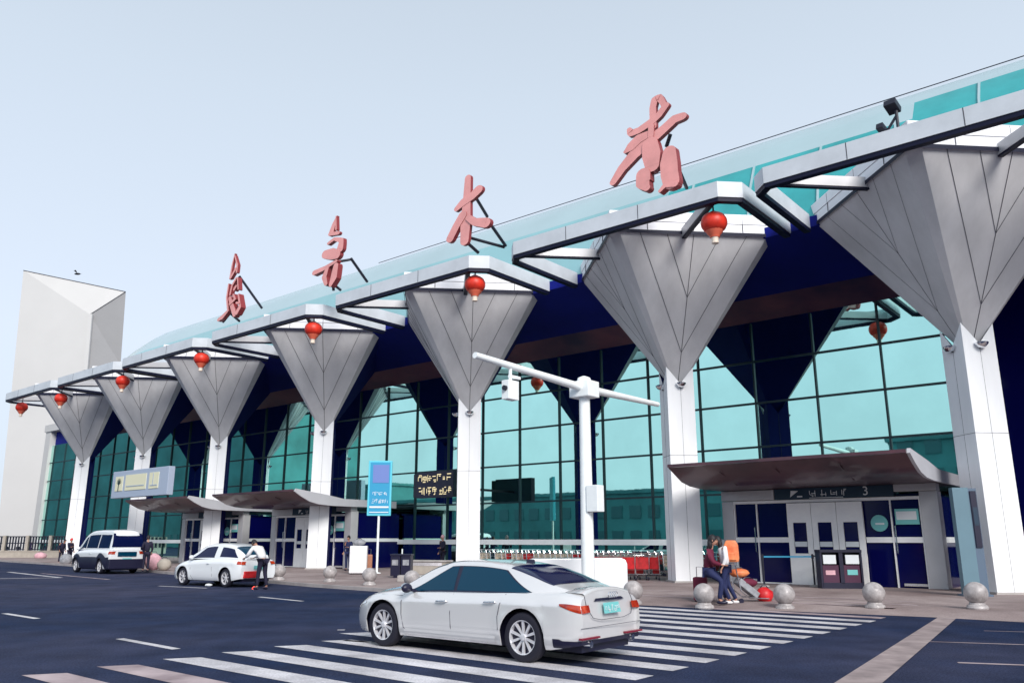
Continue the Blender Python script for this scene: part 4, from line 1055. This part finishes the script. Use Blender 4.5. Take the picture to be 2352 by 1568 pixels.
for sg in (1, -1): b.grid([[c.side(-2.3 + .25 * i, v, sg, .012 + (.012 if v < .6 else 0)) for v in (0, .12, .25, .36, .5, .62)] for i in range(18)])
b.build('lower_cladding', 'black_trim', van, smooth=1.)
b = MB(); b.use('car_glass'); b.box(c.xr - .02, c.xr + .02, -.45, .45, .78, .98); b.build('tailgate_panel', None, van)
# ---- long white box behind the saloon's boot
p0, p1 = G(1205, 1352, .1), G(1443, 1352, .1); zt = .95
wb_ = thing('white_barrier_box', 'long smooth white box barrier standing behind the silver saloon', 'barrier', p0, 0)
b = MB(); Lx = (p1 - p0).length; n = 8
b.yprism([(0, 0), (Lx, 0), (Lx, zt - .18), (Lx - .05, zt - .06), (Lx - .18, zt), (.3, zt - .02), (0, zt - .12)], 0, 1.1); b.build('box_body', 'paint_white', wb_, bevel=.04)
b = MB(); b.box(.04, Lx - .04, .04, 1.06, -.0, .03); b.build('box_foot', 'black_trim', wb_)
# ================================================================== BOLLARDS
BP = [(640, 1336, 'worn block-like stone bollard right beside the parked white hatchback'), (757, 1340, 'stone ball bollard at the foot of the fourth column from the tower'),
      (848, 1348, 'stone ball bollard directly under the blue information sign'), (945, 1358, 'stone ball bollard peeping over the bonnet of the silver saloon'),
      (1455, 1382, 'stone ball bollard touching the boot of the silver saloon'), (1618, 1391, 'stone ball bollard in front of the person perching with luggage'),
      (1803, 1393, 'stone ball bollard left of the black bin and barrier, in front of the entrance doors'), (2010, 1397, 'stone ball bollard right of the black bin, in front of the entrance doors'),
      (2246, 1402, 'large stone ball bollard at the foot of the slate pylon, rightmost')]
bo = None
for i, (px, py, label) in enumerate(BP):
    g = G(px, py - 4, .1 if toF(G(px, py))[0] < 3.5 or 1 else 0)
    st_ = toF(g); z = .1
    if st_[0] > 2.8 and st_[1] > 7.2: z = max(0, .1 * (8.4 - st_[1]) / 1.3)
    if st_[0] < 3.5 and st_[1] > lerp_tab(KE, st_[0]): 
        g = F(st_[0], lerp_tab(KE, st_[0]) - .3); 
    g.z = z
    if bo is None:
        bo = thing('stone_bollard', label, 'bollard', g, 0, 'stone ball bollards along the pavement edge')
        b = MB(); b.ball((0, 0, .345), .25, (1, 1, .97), 32, 20); b.build('ball', 'granite', bo, smooth=1.2)
        b = MB(); b.lathe([(.22, 0), (.23, .03), (.21, .08), (.17, .10), (.16, .14)], 28); b.build('pedestal', 'granite', bo, smooth=.6)
    else: dup(bo, g, random.uniform(0, 6), label)
# ================================================================== PEOPLE
def skin_obj(name, nodes, edges, m, parent, sub=1):
    me = bpy.data.meshes.new(name); bm = bmesh.new(); ly = bm.verts.layers.skin.verify(); vv = []
    for i, (p, r) in enumerate(nodes):
        v = bm.verts.new(p); rr = r if isinstance(r, tuple) else (r, r); v[ly].radius = rr; v[ly].use_root = (i == 0); vv.append(v)
    for a, q in edges: bm.edges.new((vv[a], vv[q]))
    bm.to_mesh(me); bm.free()
    o = bpy.data.objects.new(name + '_tmp', me); C.objects.link(o)
    sk = o.modifiers.new('s', 'SKIN'); sk.use_smooth_shade = True; sk.branch_smoothing = .6
    ss_ = o.modifiers.new('u', 'SUBSURF'); ss_.levels = sub; ss_.render_levels = sub
    dg = bpy.context.evaluated_depsgraph_get(); m2 = bpy.data.meshes.new_from_object(o.evaluated_get(dg))
    C.objects.unlink(o); bpy.data.objects.remove(o)
    m2.materials.clear(); m2.materials.append(M[m]); r = bpy.data.objects.new(name, m2); C.objects.link(r); r.parent = parent
    for p in r.data.polygons: p.use_smooth = True
    return r
def hand_nodes(nodes, edges, wi, wrist, d, side, sc=1.):
    d = Vector(d).normalized(); side = Vector(side).normalized(); up = d.cross(side).normalized(); wr = Vector(wrist)
    pi_ = len(nodes); nodes.append((wr + d * .045 * sc, (.034, .016))); edges.append((wi, pi_))
    for k, (off, ln) in enumerate(((-.030, .065), (-.010, .078), (.010, .074), (.030, .056))):
        a = wr + d * .085 * sc + side * off; n0 = len(nodes)
        nodes.append((a, .009)); nodes.append((a + d * ln * .55 + up * .008, .0085)); nodes.append((a + d * ln * .85 + up * .03, .007)); edges += [(pi_, n0), (n0, n0 + 1), (n0 + 1, n0 + 2)]
    n0 = len(nodes); nodes.append((wr + d * .05 + side * -.042, .010)); nodes.append((wr + d * .085 + side * -.058 + up * .012, .008)); edges += [(pi_, n0), (n0, n0 + 1)]
def person(label, loc, rz, J, top, legs, shoes='black_trim', hair='hair', sc=1., hood=None, long_hair=False, group=None):
    """J: joints in local space, x = facing forward, y = left"""
    P = thing('person', label, 'person', loc, rz, group); P.scale = (sc, sc, sc)
    V_ = {k: Vector(v) for k, v in J.items()}
    hip, chest, neck, head = V_['hip'], V_['chest'], V_['neck'], V_['head']
    n = [(hip, (.10, .08)), (hip.lerp(chest, .5), (.095, .07)), (chest, (.10, .075)), (neck, .05), (neck.lerp(head, .5), .052)]; ed = [(0, 1), (1, 2), (2, 3), (3, 4)]
    for s_, y in (('l', 1), ('r', -1)):
        i = len(n); n += [(V_['sh' + s_], .055), (V_['el' + s_], .038), (V_['wr' + s_], .025)]; ed += [(2, i), (i, i + 1), (i + 1, i + 2)]
        dd = V_['wr' + s_] - V_['el' + s_]; hand_nodes(n, ed, i + 2, V_['wr' + s_], dd, Vector((.3, y, .2)).cross(dd).cross(dd) if dd.length > 0 else (0, 1, 0))
        i = len(n); n += [(V_['hp' + s_], .085), (V_['kn' + s_], .052), (V_['an' + s_], .036), (V_['an' + s_] + Vector((.10, 0, -.045)), (.035, .025))]; ed += [(0, i), (i, i + 1), (i + 1, i + 2), (i + 2, i + 3)]
    body = skin_obj('body', n, ed, 'skin', P)
    # head with a face
    hd_ = (head - neck).normalized(); fwd = Vector(J.get('face', (1, 0, -.1))).normalized(); lf = Vector((0, 0, 1)).cross(fwd).normalized(); upv = fwd.cross(lf)
    b = MB(); rows = []
    me_pts = []
    m_, n_ = 12, 18
    for i in range(m_ + 1):
        ph = PI * i / m_; z = -math.cos(ph); row = []
        for k in range(n_):
            a = 2 * PI * k / n_; x, y = math.sin(ph) * math.cos(a), math.sin(ph) * math.sin(a)
            w_ = .076 * (1 - .22 * max(0, -z)); l_ = .094 * (1 - .12 * max(0, -z)); zz = z * .118
            px_ = x * l_ + (.012 if z < -.1 and x > .5 else 0); 
            if x > .8 and abs(y) < .2 and -.3 < z < .1: px_ += .02
            row.append(head + fwd * px_ + lf * (y * w_) + upv * zz)
        rows.append(row + [row[0]])
    b.use('skin'); b.grid(rows)
    for sg in (1, -1): b.ball(head + lf * sg * .078 + upv * -.005, .022, (.7, .5, 1.2), 8, 6)
    b.ball(head + fwd * .098 + upv * -.02, .013, (1, .8, 1.4), 8, 6)
    hh = b.build('head', None, P, smooth=1.5)
    b = MB(); b.use('hair')
    for sg in (1, -1): b.ball(head + fwd * .086 + lf * sg * .03 + upv * .012, .009, (1, 1.2, .7), 8, 5)
    b.use('red_dark'); b.ball(head + fwd * .088 + upv * -.055, .012, (.6, 2., .5), 8, 5); b.build('face_features', None, hh)
    b = MB(); rows = []
    for i in range(8):
        ph = PI * (.98 - .62 * i / 7); row = []
        for k in range(n_ + 1):
            a = 2 * PI * k / n_; x, y = math.sin(ph) * math.cos(a), math.sin(ph) * math.sin(a); z = -math.cos(ph)
            drop = 1 if not (x > .35 and i > 4) else .86
            row.append(head + fwd * (x * .103 - .008) * (1 if drop == 1 else .95) + lf * y * .087 + upv * (z * .13 + .004 + (0 if drop == 1 else .03)))
        rows.append(row)
    b.grid(rows)
    if long_hair: b.ball(head - fwd * .05 - upv * .09, .09, (.7, .95, 1.5), 12, 8)
    b.build('hair', hood or hair, P, smooth=1.5)
    # jacket
    tn = [(hip + Vector((0, 0, -.03)), (.185, .145)), (hip.lerp(chest, .5), (.175, .14)), (chest, (.20, .15)), (chest.lerp(neck, .80), (.10, .09))]; te = [(0, 1), (1, 2), (2, 3)]
    for s_ in 'lr':
        i = len(tn); e_, w_ = V_['el' + s_], V_['wr' + s_]
        tn += [(V_['sh' + s_], .085), (e_, .062), (e_.lerp(w_, .9), .040)]; te += [(2, i), (i, i + 1), (i + 1, i + 2)]
    skin_obj('jacket', tn, te, top, P)
    ln = [(hip, (.145, .115))]; le = []
    for s_ in 'lr':
        i = len(ln); k_, a_ = V_['kn' + s_], V_['an' + s_]
        ln += [(V_['hp' + s_], .10), (k_, .068), (k_.lerp(a_, .97), .052)]; le += [(0, i), (i, i + 1), (i + 1, i + 2)]
    skin_obj('trousers', ln, le, legs, P)
    for s_ in 'lr':
        b = MB(); a_ = V_['an' + s_]; b.ball(a_ + Vector((.055, 0, -.045)), .055, (2.3, .85, .75), 12, 8); b.build('shoe', shoes, P, smooth=1.2)
    return P
def stand(**kw):
    J = dict(hip=(0, 0, .93), chest=(.0, 0, 1.28), neck=(0, 0, 1.46), head=(.02, 0, 1.61), shl=(0, .17, 1.40), shr=(0, -.17, 1.40), ell=(-.02, .23, 1.12), elr=(-.02, -.23, 1.12),
             wrl=(.08, .22, .90), wrr=(.08, -.22, .90), hpl=(0, .09, .88), hpr=(0, -.09, .88), knl=(.02, .10, .49), knr=(.0, -.10, .49), anl=(-.02, .11, .09), anr=(-.04, -.11, .09))
    J.update(kw); return J
up = .1
# man in white leaning into the hatchback's boot
mp_ = G(600, 1353)
person('man in a white jacket and dark trousers bending forward behind the white hatchback', mp_, R(150),
       stand(chest=(.20, 0, 1.24), neck=(.36, 0, 1.37), head=(.47, 0, 1.44), face=(.8, 0, -.6), shl=(.30, .19, 1.31), shr=(.30, -.19, 1.31), ell=(.42, .27, 1.06), elr=(.42, -.27, 1.06), wrl=(.62, .20, .98), wrr=(.62, -.20, .98), knl=(.06, .12, .49), anl=(.05, .14, .09), knr=(.0, -.11, .49), anr=(-.1, -.13, .09)),
       'cloth_white', 'cloth_black', sc=1.04)
# woman in black with pink head covering
p = G(1016, 1310, .1)
person('person in a black coat and pink head scarf left of the fifth column', p, R(215), stand(wrl=(.2, .1, 1.1), ell=(.08, .24, 1.1)), 'cloth_black', 'cloth_black', hood='pink', sc=1.02)
# traveller perching on a bollard, in maroon and navy, and the one beside in white
p = G(1640, 1391, .06)
person('traveller in a maroon top and navy trousers perching on a case beside the stone ball', G(1630, 1386, .06), R(-15),
       stand(hip=(0, 0, .72), chest=(.05, 0, 1.04), neck=(.10, 0, 1.22), head=(.14, 0, 1.37), shl=(.05, .19, 1.15), shr=(.05, -.19, 1.15), ell=(.12, .27, .90), elr=(.12, -.27, .90), wrl=(.32, .12, .84), wrr=(.32, -.12, .84),
             hpl=(.02, .11, .68), hpr=(.02, -.11, .68), knl=(.36, .15, .56), knr=(.30, -.14, .50), anl=(.34, .15, .09), anr=(.22, -.15, .09)), 'cloth_maroon', 'cloth_navy', long_hair=True, sc=1.12)
person('traveller in a pale top and navy trousers carrying an orange backpack', G(1672, 1386, .06), R(165),
       stand(chest=(.06, 0, 1.26), neck=(.12, 0, 1.42), head=(.17, 0, 1.55), knl=(.10, .10, .5), anl=(-.06, .12, .09), knr=(-.02, -.1, .5), anr=(-.22, -.12, .09)), 'cloth_white', 'cloth_navy', shoes='cloth_white', sc=.98, long_hair=True)
person('dark-clothed traveller standing beside the pink bags right of the white van', G(333, 1312, .1), R(120), stand(wrl=(.3, .16, 1.1)), 'cloth_black', 'cloth_black')
person('person in a red head scarf at the left side of the white van', G(157, 1296), R(-20), stand(elr=(.1, -.25, 1.1), wrr=(.3, -.2, 1.15)), 'cloth_black', 'cloth_black', hood='red')
person('dark-coated person left of the one in the red head scarf', G(138, 1293), R(-30), stand(chest=(.12, 0, 1.26), neck=(.2, 0, 1.42), head=(.26, 0, 1.54)), 'cloth_black', 'cloth_black')
person('person in a dark purple coat by the boundary wall, leftmost', G(64, 1281), R(-60), stand(chest=(.1, 0, 1.26), neck=(.16, 0, 1.43), head=(.2, 0, 1.56)), 'cloth_purple', 'cloth_purple')
person('dark-haired traveller by the white wrapped luggage left of the blue sign', G(798, 1310, .1), R(250), stand(wrl=(.25, .12, 1.15), ell=(.1, .24, 1.12)), 'cloth_navy', 'cloth_navy')
# ================================================================== LUGGAGE
p = G(1690, 1384, .06)
bk_ = thing('backpack', 'bright orange backpack on the shoulders of the traveller in the pale top', 'backpack', G(1687, 1385, .06) + Vector((0, 0, 1.0)), R(-15))
b = MB(); b.yprism([(-.17, 0), (.17, 0), (.19, .1), (.18, .42), (.12, .54), (-.12, .54), (-.18, .42), (-.19, .1)], -.12, .12); b.build('bag_body', 'orange', bk_, bevel=.045, smooth=.5)
b = MB(); b.yprism([(-.12, .05), (.12, .05), (.12, .24), (-.12, .24)], -.17, -.12); b.build('front_pocket', 'orange', bk_, bevel=.02)
b = MB(); b.use('black_trim'); b.tube([(-.08, .12, .5), (-.09, .2, .42), (-.09, .2, .2), (-.08, .12, .08)], .015, 5); b.tube([(.08, .12, .5), (.09, .2, .42), (.09, .2, .2), (.08, .12, .08)], .015, 5); b.build('strap', None, bk_)
p = G(1722, 1384, .06)
lt = thing('luggage_trolley_loaded', 'low luggage trolley heaped with red and dark bags right of the perching travellers', 'trolley', p, R(8))
b = MB(); b.use('chrome')
for y in (-.22, .22): b.tube([(-.42, y, .95), (-.30, y, .3), (-.1, y, .14), (.42, y, .12)], .016, 6)
b.tube([(-.42, -.22, .95), (-.42, .22, .95)], .02, 6); b.tube([(.42, -.22, .12), (.42, .22, .12)], .016, 6); b.build('frame', None, lt)
for x, y in ((-.3, .2), (-.3, -.2), (.36, 0)):
    b = MB(); b.lathe([(.06, -.02), (.065, 0), (.06, .02)], 14, 'y', (x, y, .065)); b.build('wheel', 'black_trim', lt)
b = MB(); b.beam((-.30, 0, .55), (.18, 0, .18), .34, .16); b.build('deck_panel', 'cloth_grey', lt, bevel=.02)
def bag(name, label, loc, m, sz, rz=0., grp=None):
    t_ = thing(name, label, 'bag', loc, rz, grp); b = MB(); b.ball((0, 0, sz[2]), 1, (sz[0], sz[1], sz[2]), 18, 12, .05); b.build('bag_body', m, t_, smooth=1.2)
    b = MB(); b.tube([(-sz[0] * .5, 0, sz[2] * 1.75), (-sz[0] * .25, 0, sz[2] * 2.2), (sz[0] * .25, 0, sz[2] * 2.2), (sz[0] * .5, 0, sz[2] * 1.75)], .014, 5); b.build('bag_handle', 'black_trim', t_); return t_
bag('red_bag', 'glossy red round bag at the foot of the loaded trolley', G(1732, 1383, .06) + Vector((.25, -.1, 0)), 'red', (.22, .2, .19))
bag('orange_bag', 'orange shiny bag on top of the loaded trolley', p + Vector((-.22, 0, .62)), 'orange', (.26, .18, .11))
bag('maroon_bag', 'dark maroon holdall lying across the loaded trolley', p + Vector((-.02, -.02, .38)), 'cloth_maroon', (.26, .16, .11), .2)
def suitcase(label, loc, m, sz, rz=0.):
    t_ = thing('suitcase', label, 'suitcase', loc, rz); b = MB(); b.box(-sz[0] / 2, sz[0] / 2, -sz[1] / 2, sz[1] / 2, .05, sz[2]); b.build('case_shell', m, t_, bevel=.04)
    for x in (-1, 1):
        b = MB(); b.lathe([(.03, -.015), (.03, .015)], 10, 'y', (x * sz[0] * .38, 0, .03)); b.build('wheel', 'black_trim', t_)
    b = MB(); b.tube([(-.08, 0, sz[2]), (-.08, 0, sz[2] + .25), (.08, 0, sz[2] + .25), (.08, 0, sz[2])], .012, 5); b.build('handle', 'chrome', t_); return t_
suitcase('maroon suitcase the perching traveller leans on', G(1615, 1383, .06) + Vector((-.02, .12, 0)), 'cloth_maroon', (.34, .3, .62), R(-20))
suitcase('large white wrapped suitcase stack left of the blue sign post', G(822, 1318, .1), 'cloth_white', (.78, .5, 1.25), .1)
suitcase('brown upright suitcase between the white wrapped luggage and the blue sign post', G(846, 1316, .1), 'brown_bag', (.32, .3, .85), .1)
bag('black_bag', 'small black and white bag on top of the white wrapped luggage', G(822, 1318, .1) + Vector((0, 0, 1.26)), 'cloth_grey', (.3, .2, .14))
bag('pink_bag', 'large pink carrier bag beside the dark-clothed traveller', G(350, 1309, .1), 'pink', (.42, .35, .42))
bag('olive_bag', 'dull olive bag right of the pink carrier bag', G(376, 1310, .1), 'beige', (.35, .3, .3))
bag('grey_bag', 'grey bundle by the kerb between the dark coats at the far left', G(150, 1297), 'cloth_grey', (.4, .35, .36))
bag('pinkish_bundle', 'dusty pink bundle beside the person in the purple coat', G(92, 1284), 'pink', (.5, .4, .3))
# nested luggage trolleys along the glass
def trolley(label, loc, rz, panel, group):
    t_ = thing('luggage_trolley', label, 'trolley', loc, rz, group)
    b = MB(); b.use('chrome')
    for y in (-.27, .27): b.tube([(-.42, y, 1.02), (-.36, y, .9), (-.28, y, .25), (.45, y * .6, .16)], .018, 6)
    b.tube([(-.43, -.3, 1.02), (-.43, .3, 1.02)], .024, 6); b.tube([(.45, -.17, .16), (.45, .17, .16)], .018, 6)
    for z in (.4, .58): b.tube([(-.31, -.27, z), (-.31, .27, z)], .012, 5)
    for x in (-.1, .1, .3): b.tube([(x, -.24, .22), (x, .24, .22)], .01, 4)
    b.build('frame', None, t_)
    b = MB(); b.use('chrome')
    for x in (-.34, -.24, -.14): b.tube([(x, -.25, .72), (x, -.25, .9), (x, .25, .9), (x, .25, .72), (x, -.25, .72)], .008, 4)
    b.tube([(-.36, -.25, .9), (-.1, -.25, .9), (-.1, .25, .9), (-.36, .25, .9)], .01, 4); b.build('basket', None, t_)
    b = MB(); b.use(panel); b.box(-.36, -.34, -.25, .25, .42, .86); b.build('advert_panel', None, t_)
    b = MB(); b.use(panel); b.box(.40, .43, -.15, .15, .2, .5); b.build('front_panel', None, t_)
    for x, y in ((-.3, .24), (-.3, -.24), (.38, 0)):
        b = MB(); b.lathe([(.06, -.018), (.065, 0), (.06, .018)], 12, 'y', (x, y, .065)); b.build('wheel', 'black_trim', t_)
    return t_
tr = trolley('pale chrome luggage trolley nested in the long row against the glass behind the silver saloon', F(-13.4, -3.9, .1), ROT, 'cream', 'luggage trolleys nested along the glass')
trr = trolley('chrome luggage trolley with a small red panel nested in the long row against the glass', F(-11.02, -3.9, .1), ROT, 'red', 'luggage trolleys nested along the glass')
trd = trolley('chrome luggage trolley with a dark panel nested in the long row against the glass', F(-12.04, -3.9, .1), ROT, 'sign_dark', 'luggage trolleys nested along the glass')
for i in range(1, 36):
    s_ = -13.4 + i * .34
    if s_ > -1.3: break
    if i in (4, 7): continue
    dup(random.choice((tr, tr, trr, trd)), F(s_, -3.9 + random.uniform(-.08, .08), .1), ROT + random.uniform(-.05, .05))
tr2 = trolley('red-panelled trolley second from the white box', F(-2.9, .2, .1), ROT + PI * .5 + .5, 'red', 'trolleys with red panels left of the sixth column')
for s_, t_, lb in ((-2.45, .1, 'second red-panelled trolley from the left of its row'), (-2.0, 0, 'middle red-panelled trolley, between the white box and the sixth column'), (-1.6, -.2, 'red-panelled trolley closest to the sixth column'), (-3.3, .5, 'leftmost red-panelled trolley, half behind the white box'), (-1.25, -.6, 'red-panelled trolley pushed against the foot of the sixth column'), (-2.3, -1.2, 'red-panelled trolley in the rear row, behind the middle one')): dup(tr2, F(s_, t_, .1), ROT + PI * .5 + .5 + random.uniform(-.2, .2), lb)
# bins, bench, stanchions
p = G(922, 1326, .1)
bn = thing('litter_bin', 'black twin litter bin with pale stickers left of the beige bench box', 'bin', p, R(-8))
b = MB(); b.box(-.42, -.02, -.22, .22, .08, .88); b.box(.02, .42, -.22, .22, .08, .88); b.box(-.45, .45, -.25, .25, .88, .95); b.box(-.3, .3, -.2, .2, 0, .08); b.build('bin_body', 'black_trim', bn, bevel=.015)
b = MB(); b.use('cloth_grey'); b.box(-.36, -.1, -.235, -.222, .5, .72); b.build('sticker', None, bn)
b = MB(); b.use('cloth_grey'); b.box(.1, .36, -.235, -.222, .5, .72); b.build('sticker', None, bn)
b = MB(); b.use('sign_white'); b.tube([(0, 0, .95), (0, 0, 1.15)], .03, 6); b.build('lid_knob', None, bn)
p = G(1932, 1350, .1)
b2 = thing('litter_bin', 'dark maroon and navy twin bin with white notices in front of the white double doors', 'bin', p, R(-4), None)
b = MB(); b.use('black_trim'); b.box(-.62, .62, -.25, .25, .0, .18); b.box(-.66, -.6, -.25, .25, 0, 1.15); b.box(.6, .66, -.25, .25, 0, 1.15); b.box(-.66, .66, -.28, .28, 1.12, 1.2); b.box(-.06, .06, -.25, .25, .15, 1.12); b.box(-.6, .6, .2, .25, .15, 1.12); b.build('bin_frame', None, b2)
b = MB(); b.use('bin_brown'); b.box(-.58, -.08, -.2, .2, .18, .72); b.box(.08, .58, -.2, .2, .18, .72); b.build('bin_door', None, b2)
b = MB(); b.use('sign_white'); b.box(-.56, -.16, -.26, -.2, .76, 1.04); b.build('notice', None, b2)
b = MB(); b.use('sign_white'); b.box(.14, .56, -.26, -.2, .76, 1.04); b.build('notice', None, b2)
b = MB(); b.use('pink'); b.box(-.5, -.2, -.215, -.2, .42, .56); b.build('sticker', None, b2)
b = MB(); b.use('plate'); b.box(.18, .5, -.215, -.2, .42, .58); b.build('sticker', None, b2)
sn = None
for i, (px, py, lab) in enumerate(((1872, 1346, 'black belt barrier post left of the maroon bin'), (1756, 1346, 'black belt barrier post farther left, before the glass screen'), (2120, 1347, 'black belt barrier post right of the maroon bin'))):
    g = G(px, py, .1)
    if sn is None:
        sn = thing('belt_barrier_post', lab, 'barrier', g, 0, 'belt barrier posts before the entrance')
        b = MB(); b.lathe([(.17, 0), (.17, .03), (.04, .06)], 18); b.build('foot', 'stone', sn, smooth=.7)
        b = MB(); b.tube([(0, 0, .04), (0, 0, 1.02)], .032, 10); b.lathe([(.045, .9), (.045, 1.02), (.02, 1.05)], 12); b.build('post', 'dark_steel', sn)
    else: dup(sn, g, 0, lab)
g0, g1, g2 = G(1756, 1346, .1), G(1872, 1346, .1), G(2120, 1347, .1)
b = MB(); b.use('blue_sign'); b.beam(g0 + Vector((0, 0, .96)), g1 + Vector((0, 0, .96)), .008, .05); b.use('dark_steel'); b.beam(g1 + Vector((.03, 0, .98)), g2 + Vector((0, 0, .98)), .008, .05)
tag(b.build('barrier_belt'), 'thin belt strung between the black barrier posts before the entrance', 'barrier belt')
p = G(985, 1318, .1)
bx = thing('bench_box', 'long beige box bench with faded lettering left of the fifth column', 'bench', p, ROT + .3)
b = MB(); b.box(-1.2, 1.0, -.3, .3, 0, .55); b.build('bench_body', 'beige', bx, bevel=.02)
b = MB(); b.box(-1.25, 1.05, -.35, .35, .55, .62); b.build('bench_seat', 'stone', bx, bevel=.01)
b = MB(); b.use('road_paint'); b.box(-1.0, .8, -.312, -.302, .38, .52); b.build('label_strip', None, bx)
b = MB(); b.use('alu'); glyphs(b, -.9, .40, .10, 10, -.314, 1.2, 41, .1); b.build('lettering', None, bx)
tag((lambda b: (b.box(-.5, .6, -.3, .3, 0, .22), b.build('stone_block', 'stone', None, bevel=.02, loc=G(945, 1334, .1)))[1])(MB()), 'low pale stone block in front of the black litter bin', 'block')
# small dark posts at far left
sp_ = None
for px, py, lab in ((12, 1282, 'short black post at the left edge of the picture'), (38, 1281, 'short black post right of the first one, before the boundary wall')):
    g = G(px, py)
    if sp_ is None:
        sp_ = thing('short_post', lab, 'post', g, 0, 'short black posts before the boundary wall')
        b = MB(); b.lathe([(.3, 0), (.25, .1), (.12, .2), (.1, .8), (.18, .86), (.16, 1.0), (.05, 1.06)], 14); b.build('post_body', 'dark_steel', sp_, smooth=.7)
    else: dup(sp_, g, 0, lab)
# small bits on the road
tag((lambda b: (b.lathe([(.07, 0), (.06, .04), (.02, .09)], 12), b.build('warning_lamp', 'tail_glow', None, loc=G(583, 1352)))[1])(MB()), 'small glowing red lamp on the road behind the hatchback', 'lamp')
tag((lambda b: (b.ball((0, 0, .05), .1, (1.4, .8, .5), 10, 6, .1), b.build('crumpled_paper', 'sign_white', None, loc=G(479, 1346)))[1])(MB()), 'crumpled white paper on the road under the hatchback', 'litter')
# bird
pb_ = at(178, 629, 60); b = MB(); b.use('hair'); b.ball((0, 0, 0), .16, (1.6, .6, .5), 10, 6)
b.add([(0, 0, .03), (.12, .5, .16), (-.1, .42, .13)], [(0, 1, 2)]); b.add([(0, 0, .03), (.12, -.5, .16), (-.1, -.42, .13)], [(0, 2, 1)])
tag(b.build('bird', None, None, loc=pb_), 'tiny dark bird flying above the pale tower', 'bird')
# lamp housings under the canopy hang in view on the glass: tall lamp post across the road (seen mirrored)
lp = thing('street_lamp', 'street lamp across the road, seen only mirrored in the glass', 'street lamp', F(14, 50), 0)
b = MB(); b.tube([(0, 0, 0), (0, 0, 11)], [.14, .08], 10); b.build('pole', 'alu', lp)
b = MB(); b.lathe([(.05, 11.4), (.5, 11.3), (1.1, 11.05), (.9, 10.95), (.1, 10.9)], 20); b.build('head_unit', 'slate_blue', lp)
# buildings and trees across the road, seen mirrored in the glass
def block(name, label, s0, s1, t0, t1, h, fl=3.4):
    r = thing(name, label, 'building', F((s0 + s1) / 2, t0), ROT); w_ = (s1 - s0) / 2
    b = MB(); b.box(-w_, w_, -(t1 - t0), 0, 0, h); b.box(-w_ - .3, w_ + .3, -(t1 - t0) - .3, .3, h, h + .5); b.build('wall', 'far_wall', r)
    b = MB(); z = 1.2
    while z < h - 1.5:
        x = -w_ + 1
        while x < w_ - 2: b.box(x, x + 1.8, .02, .1, z, z + 1.7); x += 3
        z += fl
    b.build('window', 'far_window', r); return r
block('parking_garage', 'long low building across the road, seen mirrored in the glass', -95, -20, 62, 82, 8)
block('office_block', 'taller block across the road, seen mirrored in the glass', -12, 6, 66, 84, 13)
block('low_hall', 'low hall across the road to the right, seen mirrored in the glass', 10, 75, 60, 80, 7)
block('hotel_block', 'far block across the road to the left, seen mirrored in the glass', -150, -105, 70, 90, 12)
block('tall_block', 'tallest block across the road far to the left, seen mirrored in the glass', -340, -133, 60, 85, 33, 60)
def tree(label, s, t, h):
    r = thing('street_tree', label, 'tree', F(s, t), 0, 'trees across the road')
    b = MB(); b.tube([(0, 0, 0), (.1, 0, h * .3), (0, .1, h * .6)], [.18, .13, .07], 8)
    for k in range(6):
        a = k * 1.1; b.tube([(0, 0, h * (.3 + .04 * k)), (math.cos(a) * h * .16, math.sin(a) * h * .16, h * (.5 + .05 * k))], [.07, .03], 5)
    b.build('trunk', 'hair', r)
    b = MB()
    for k in range(900):
        u = random.random() ** .4; a = random.uniform(0, 2 * PI); ph = math.acos(random.uniform(-1, 1)); rr = h * .3 * u * (1 + .25 * math.sin(3 * a + ph * 2))
        c_ = Vector((rr * math.sin(ph) * math.cos(a), rr * math.sin(ph) * math.sin(a), h * .68 + rr * 1.05 * math.cos(ph))); q = .22
        d1 = Vector((random.uniform(-1, 1), random.uniform(-1, 1), random.uniform(-1, 1))).normalized() * q; d2 = d1.orthogonal().normalized() * q * .6
        b.add([c_ - d1, c_ + d2, c_ + d1, c_ - d2], [(0, 1, 2, 3)])
    b.build('crown', 'foliage', r, merge=False); return r
t1 = tree('tree across the road, second from the left of those mirrored in the glass', -108, 47, 8)
for s_, t_, lb in ((-119, 47, 'leftmost'), (24, 47, 'second from the right'), (40, 46, 'rightmost')): dup(t1, F(s_, t_), random.uniform(0, 6), 'tree across the road, %s of those mirrored in the glass' % lb)
